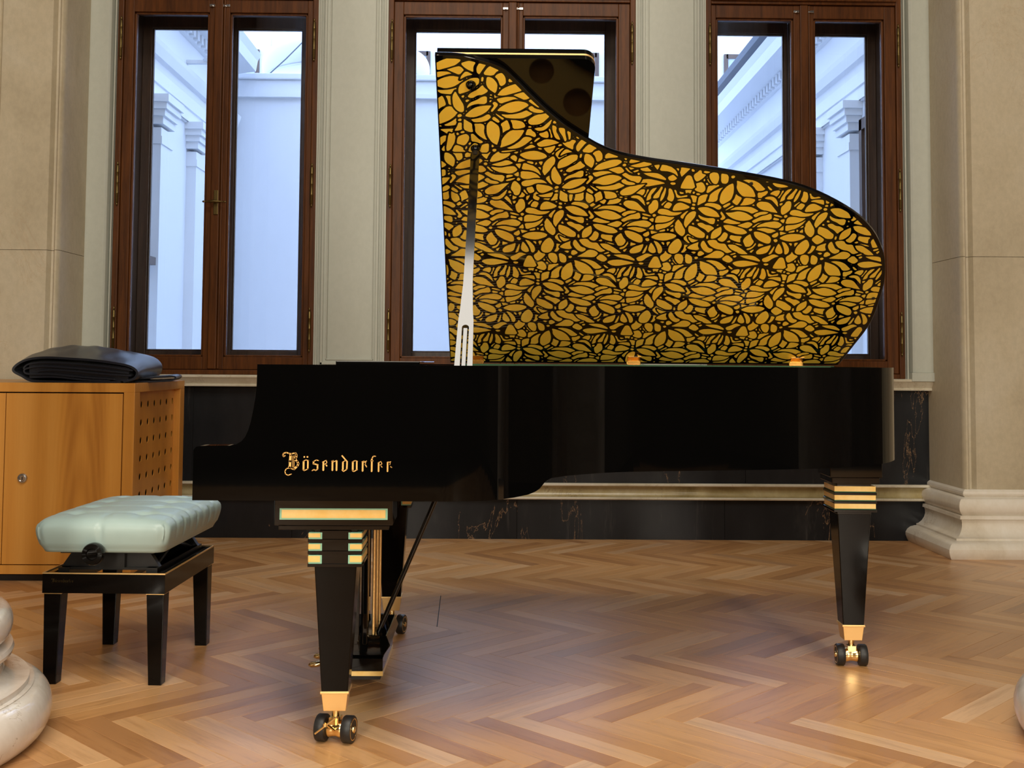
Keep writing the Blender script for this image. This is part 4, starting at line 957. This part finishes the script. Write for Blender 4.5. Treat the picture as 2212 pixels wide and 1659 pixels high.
def cushion():
    bm = B(); nx, ny, nz = 44, 66, 12
    ax_, ay_ = .209, .318; z0, zt = .408, .508
    def top(x, y):
        u, v = x/ax_, y/ay_
        e = (1-abs(u)**5)*(1-abs(v)**6)
        z = .498 + .024*max(e, 0)**.7
        for bx in (-.5, .5, ):
            for by in (-.66, -.22, .22, .66):
                d = math.hypot((u-bx)*ax_, (v-by)*ay_); z -= .017*math.exp(-(d/.022)**2)
        # pulled creases between the buttons and towards the long sides
        for by in (-.66, -.22, .22, .66): z -= .0055*math.exp(-((v-by)*ay_/.010)**2)*min(1, abs(u)*1.2+.3)
        z -= .0035*math.exp(-((abs(u)-.5)*ax_/.012)**2)*(.6 if abs(v) < .9 else .2)
        z -= .003*math.exp(-(u*ax_/.010)**2)*(1 if abs(v) > .7 else .2)
        return z
    def sup(t, e=.22):
        c, s = math.cos(t), math.sin(t)
        return (abs(c)**e*(1 if c >= 0 else -1), abs(s)**e*(1 if s >= 0 else -1))
    # top grid mapped from square to rounded rectangle
    rows = []
    for j in range(ny+1):
        row = []
        for i in range(nx+1):
            u = -1 + 2*i/nx; v = -1 + 2*j/ny
            m = max(abs(u), abs(v)); 
            r = .035
            x, y = u*ax_*.955, v*ay_*.965
            # round the corners
            cx_, cy_ = ax_*.955-r, ay_*.965-r
            if abs(x) > cx_ and abs(y) > cy_:
                dx, dy = abs(x)-cx_, abs(y)-cy_; l = math.hypot(dx, dy); mx = max(dx, dy)
                f = mx/l if l > 0 else 1
                x = math.copysign(cx_+dx*f, x); y = math.copysign(cy_+dy*f, y)
            ed = min(1-abs(u), (1-abs(v))*1.5)
            z = top(x, y) - .006*math.exp(-ed/.03)
            row.append(bm.verts.new((x, y, z)))
        rows.append(row)
    for j in range(ny):
        for i in range(nx): bm.faces.new((rows[j][i], rows[j][i+1], rows[j+1][i+1], rows[j+1][i]))
    ringi = [(0, i) for i in range(nx)] + [(j, nx) for j in range(ny)] + [(ny, i) for i in range(nx, 0, -1)] + [(j, 0) for j in range(ny, 0, -1)]
    prev = [rows[j][i] for j, i in ringi]; base = [v.co.copy() for v in prev]
    for k in range(1, nz+1):
        t = k/nz; ring = []
        bul = 1 + .055*math.sin(PI*min(1, t*1.15)**.62) - .035*max(0, t-.75)/.25*1.3
        bul -= .02*t
        for p in base:
            x, y = p.x*bul*1.0, p.y*(1+(bul-1)*.62)
            z = p.z - (p.z-z0)*(t**1.0)
            # pleats on the long sides and one on the short sides
            f = 0
            if abs(p.x) > ax_*.90:
                for by in (-.93, -.66, -.44, -.22, 0, .22, .44, .66, .93): f += .0085*math.exp(-((p.y/ay_-by)*ay_/.0050)**2)
            if abs(p.y) > ay_*.92:
                for bx in (-.86, .0, .86): f += .0070*math.exp(-((p.x/ax_-bx)*ax_/.0055)**2)
            f *= math.sin(PI*min(1, t+.25))
            nrm = Vector((p.x/ax_**2 if abs(p.x) > ax_*.9 else 0, p.y/ay_**2 if abs(p.y) > ay_*.9 else 0, 0))
            if nrm.length > 0: nrm.normalize(); x -= nrm.x*f; y -= nrm.y*f
            ring.append(bm.verts.new((x, y, z)))
        n = len(ring)
        for i in range(n): bm.faces.new((prev[i], prev[(i+1)%n], ring[(i+1)%n], ring[i]))
        prev = ring
    bm.faces.new(prev)
    bm.transform(BM)
    return obj('seat_cushion', bm, M_LEATHER, BN, smooth=80)
cu = cushion()
bt = B()
for bx in (-.5, .5):
    for by in (-.66, -.22, .22, .66): lathe(bt, [(.006,0),(.005,.003),(0,.0045)], None, 10, BM @ Matrix.Translation((bx*.209*.955, by*.318*.965, .507)))
obj('tuft_buttons', bt, M_LEATHER, cu, smooth=60)

# ================================================================ THE CABINET
CF = 5.182; CX = -1.640
CB = thing('cabinet', (-2.4, 5.6, 0), 'honey brown wooden cabinet with doors and a perforated end panel, behind the bench', 'cabinet')
X_L = -3.3; CD = 6.0
bd = B()
box(bd, X_L, CX, CF, CD, .850, .892); box(bd, X_L, CX, CF, CD, .034, .074)
box(bd, X_L, X_L+.03, CF, CD, .074, .850); box(bd, X_L+.03, CX-.03, CD-.02, CD, .074, .85)
box(bd, CX-.05, CX, CF, CF+.075, .074, .850); box(bd, CX-.05, CX, CD-.075, CD, .074, .850)
obj('body', bd, M_CHERRY, CB, bevel=.0015)
obj('plinth', box(B(), X_L+.03, CX-.02, CF+.03, CD-.03, 0, .034), M_SATIN, CB)
def door(x0, x1):
    d = obj('door', box(B(), x0, x1, CF-.001, CF+.02, .078, .8445), M_CHERRY, CB, bevel=.001)
    return d
d1 = door(-2.218, -1.6945); d2 = door(-2.745, -2.2215); d3 = door(-3.268, -2.7485)
kn = obj('lock_knob', lathe(B(), [(.021,0),(.023,.004),(.020,.009),(.014,.010),(.012,.005),(.0,.005)], None, 28, Matrix.Translation((-2.134, CF-.001, .462)) @ Matrix.Rotation(PI/2, 4, 'X')), M_STEEL, d1, smooth=35)
obj('lock_slot', box(B(), -2.1355, -2.1325, CF-.0085, CF-.004, .455, .469), M_SATIN, d1)
obj('inner', box(B(), X_L+.03, CX-.07, CF+.021, CD-.02, .075, .845), M_SATIN, CB)  # solid black filler, stands in for the shade behind the panel holes
# perforated end panel, set back between its frame posts
y0, y1, z0, z1 = CF+.075, CD-.075, .074, .850
ol = [[(y0, z0), (y1, z0), (y1, z1), (y0, z1)]]
for c in range(7):
    for r_ in range(9):
        ol.append(circ(y0+.030+c*.1015, z1-.062-r_*.0845, .0165, 18))
MS = Matrix(((0,0,1,CX-.034),(1,0,0,0),(0,1,0,0),(0,0,0,1)))
fill2d('perforated_panel', ol, .0035, MS, M_CHERRY, CB)

# ================================================================ THE FOLDED COVER
def cover():
    t = thing('folded_cover', (-2.0, 5.6, .892), 'folded black satin piano cover lying on the wooden cabinet', 'cover')
    k = CF / 2450
    # cross-sections seen from the front in picture-like units, lengthened towards the back
    def W(px, py, y):
        "point of the front section, (px,py) measured from the front edge drawing"
        return ((px - 1074) * k, y, 1.0 - (py - 773) * k)
    def smoothc(P, n=6): return catmull(P, n)
    def sheet(P, th, ya, yb, sx1, name, lab=None, drop=0, shear=0, lift=1.0, ny=16):
        C = smoothc(P); bm = B(); rows = []
        Oa = offset(C, th/2/k); Ob = offset(C, -th/2/k)
        loop = Oa + Ob[::-1]
        cx = sum(p[0] for p in P)/len(P); cyb = 826.0
        for j in range(ny+1):
            v = j/ny; y = ya + (yb-ya)*v; row = []
            for (px, py) in loop:
                h = (cyb - py)
                bulge = 1 + (lift-1)*math.sin(v*PI*.62)
                wv = (1.6*math.sin(px*.031+v*4.1) + 1.1*math.sin(px*.073-v*6.3) + .8*math.sin(px*.12+v*11))*math.sin(v*PI)**.7
                qx = cx + (px-cx)*(1+(sx1-1)*v) + shear*v
                qy = cyb - h*bulge - wv*(h/40)
                x, yy, z = W(qx, qy, y)
                row.append(bm.verts.new((x, y + .012*math.sin(px*.02), max(z, .8925))))
            rows.append(row)
        n = len(loop)
        for a, b in zip(rows, rows[1:]):
            for i in range(n): bm.faces.new((a[i], a[(i+1)%n], b[(i+1)%n], b[i]))
        m2 = len(Oa)
        for r_, rev in ((rows[0], False), (rows[-1], True)):
            for i in range(m2-1):
                q = (r_[i], r_[i+1], r_[n-2-i], r_[n-1-i]); bm.faces.new(q if rev else q[::-1])
        return obj(name, bm, M_SATINCLOTH, t, smooth=60)
    ya, yb = CF+.03, CF+.70
    # outer wrap going round the bundle
    sheet([(262,822),(210,823),(130,823),(72,821),(48,810),(31,800),(33,790),(48,779),(72,772),(105,770),(150,772),(200,775),(250,781),(283,788),(298,800),(292,814),(270,821)], .010, ya, yb, 1.02, 'outer_fold', lift=1.46, shear=-44)
    # folds inside
    sheet([(250,816),(180,812),(110,806),(62,806),(52,800),(58,794),(90,789),(150,792),(220,797),(280,803)], .007, ya+.004, yb-.01, 1.0, 'inner_fold', lift=1.3, shear=-42)
    sheet([(288,797),(230,789),(160,783),(95,781),(60,785),(50,795)], .007, ya+.006, yb-.01, 1.0, 'inner_fold', lift=1.42, shear=-42)
    sheet([(70,813),(120,812),(180,817),(240,820)], .007, ya+.004, yb-.01, 1.0, 'inner_fold', lift=1.2, shear=-42)
    sheet([(285,808),(230,805),(160,799),(110,797),(80,800)], .007, ya+.004, yb-.01, 1.0, 'inner_fold', lift=1.3, shear=-42)
    # solid cloth between the folds
    sheet([(60,800),(120,797),(180,798),(240,802),(278,807)], .066, ya+.02, yb-.02, 1.0, 'cloth_core', lift=1.3, shear=-42)
    # loose lap at the right
    sheet([(240,822),(300,822),(340,820),(352,818),(358,813),(350,810),(320,812),(270,816)], .008, ya+.16, yb-.06, 1.0, 'loose_lap', lift=1.0, shear=-46)
    return t
cover()
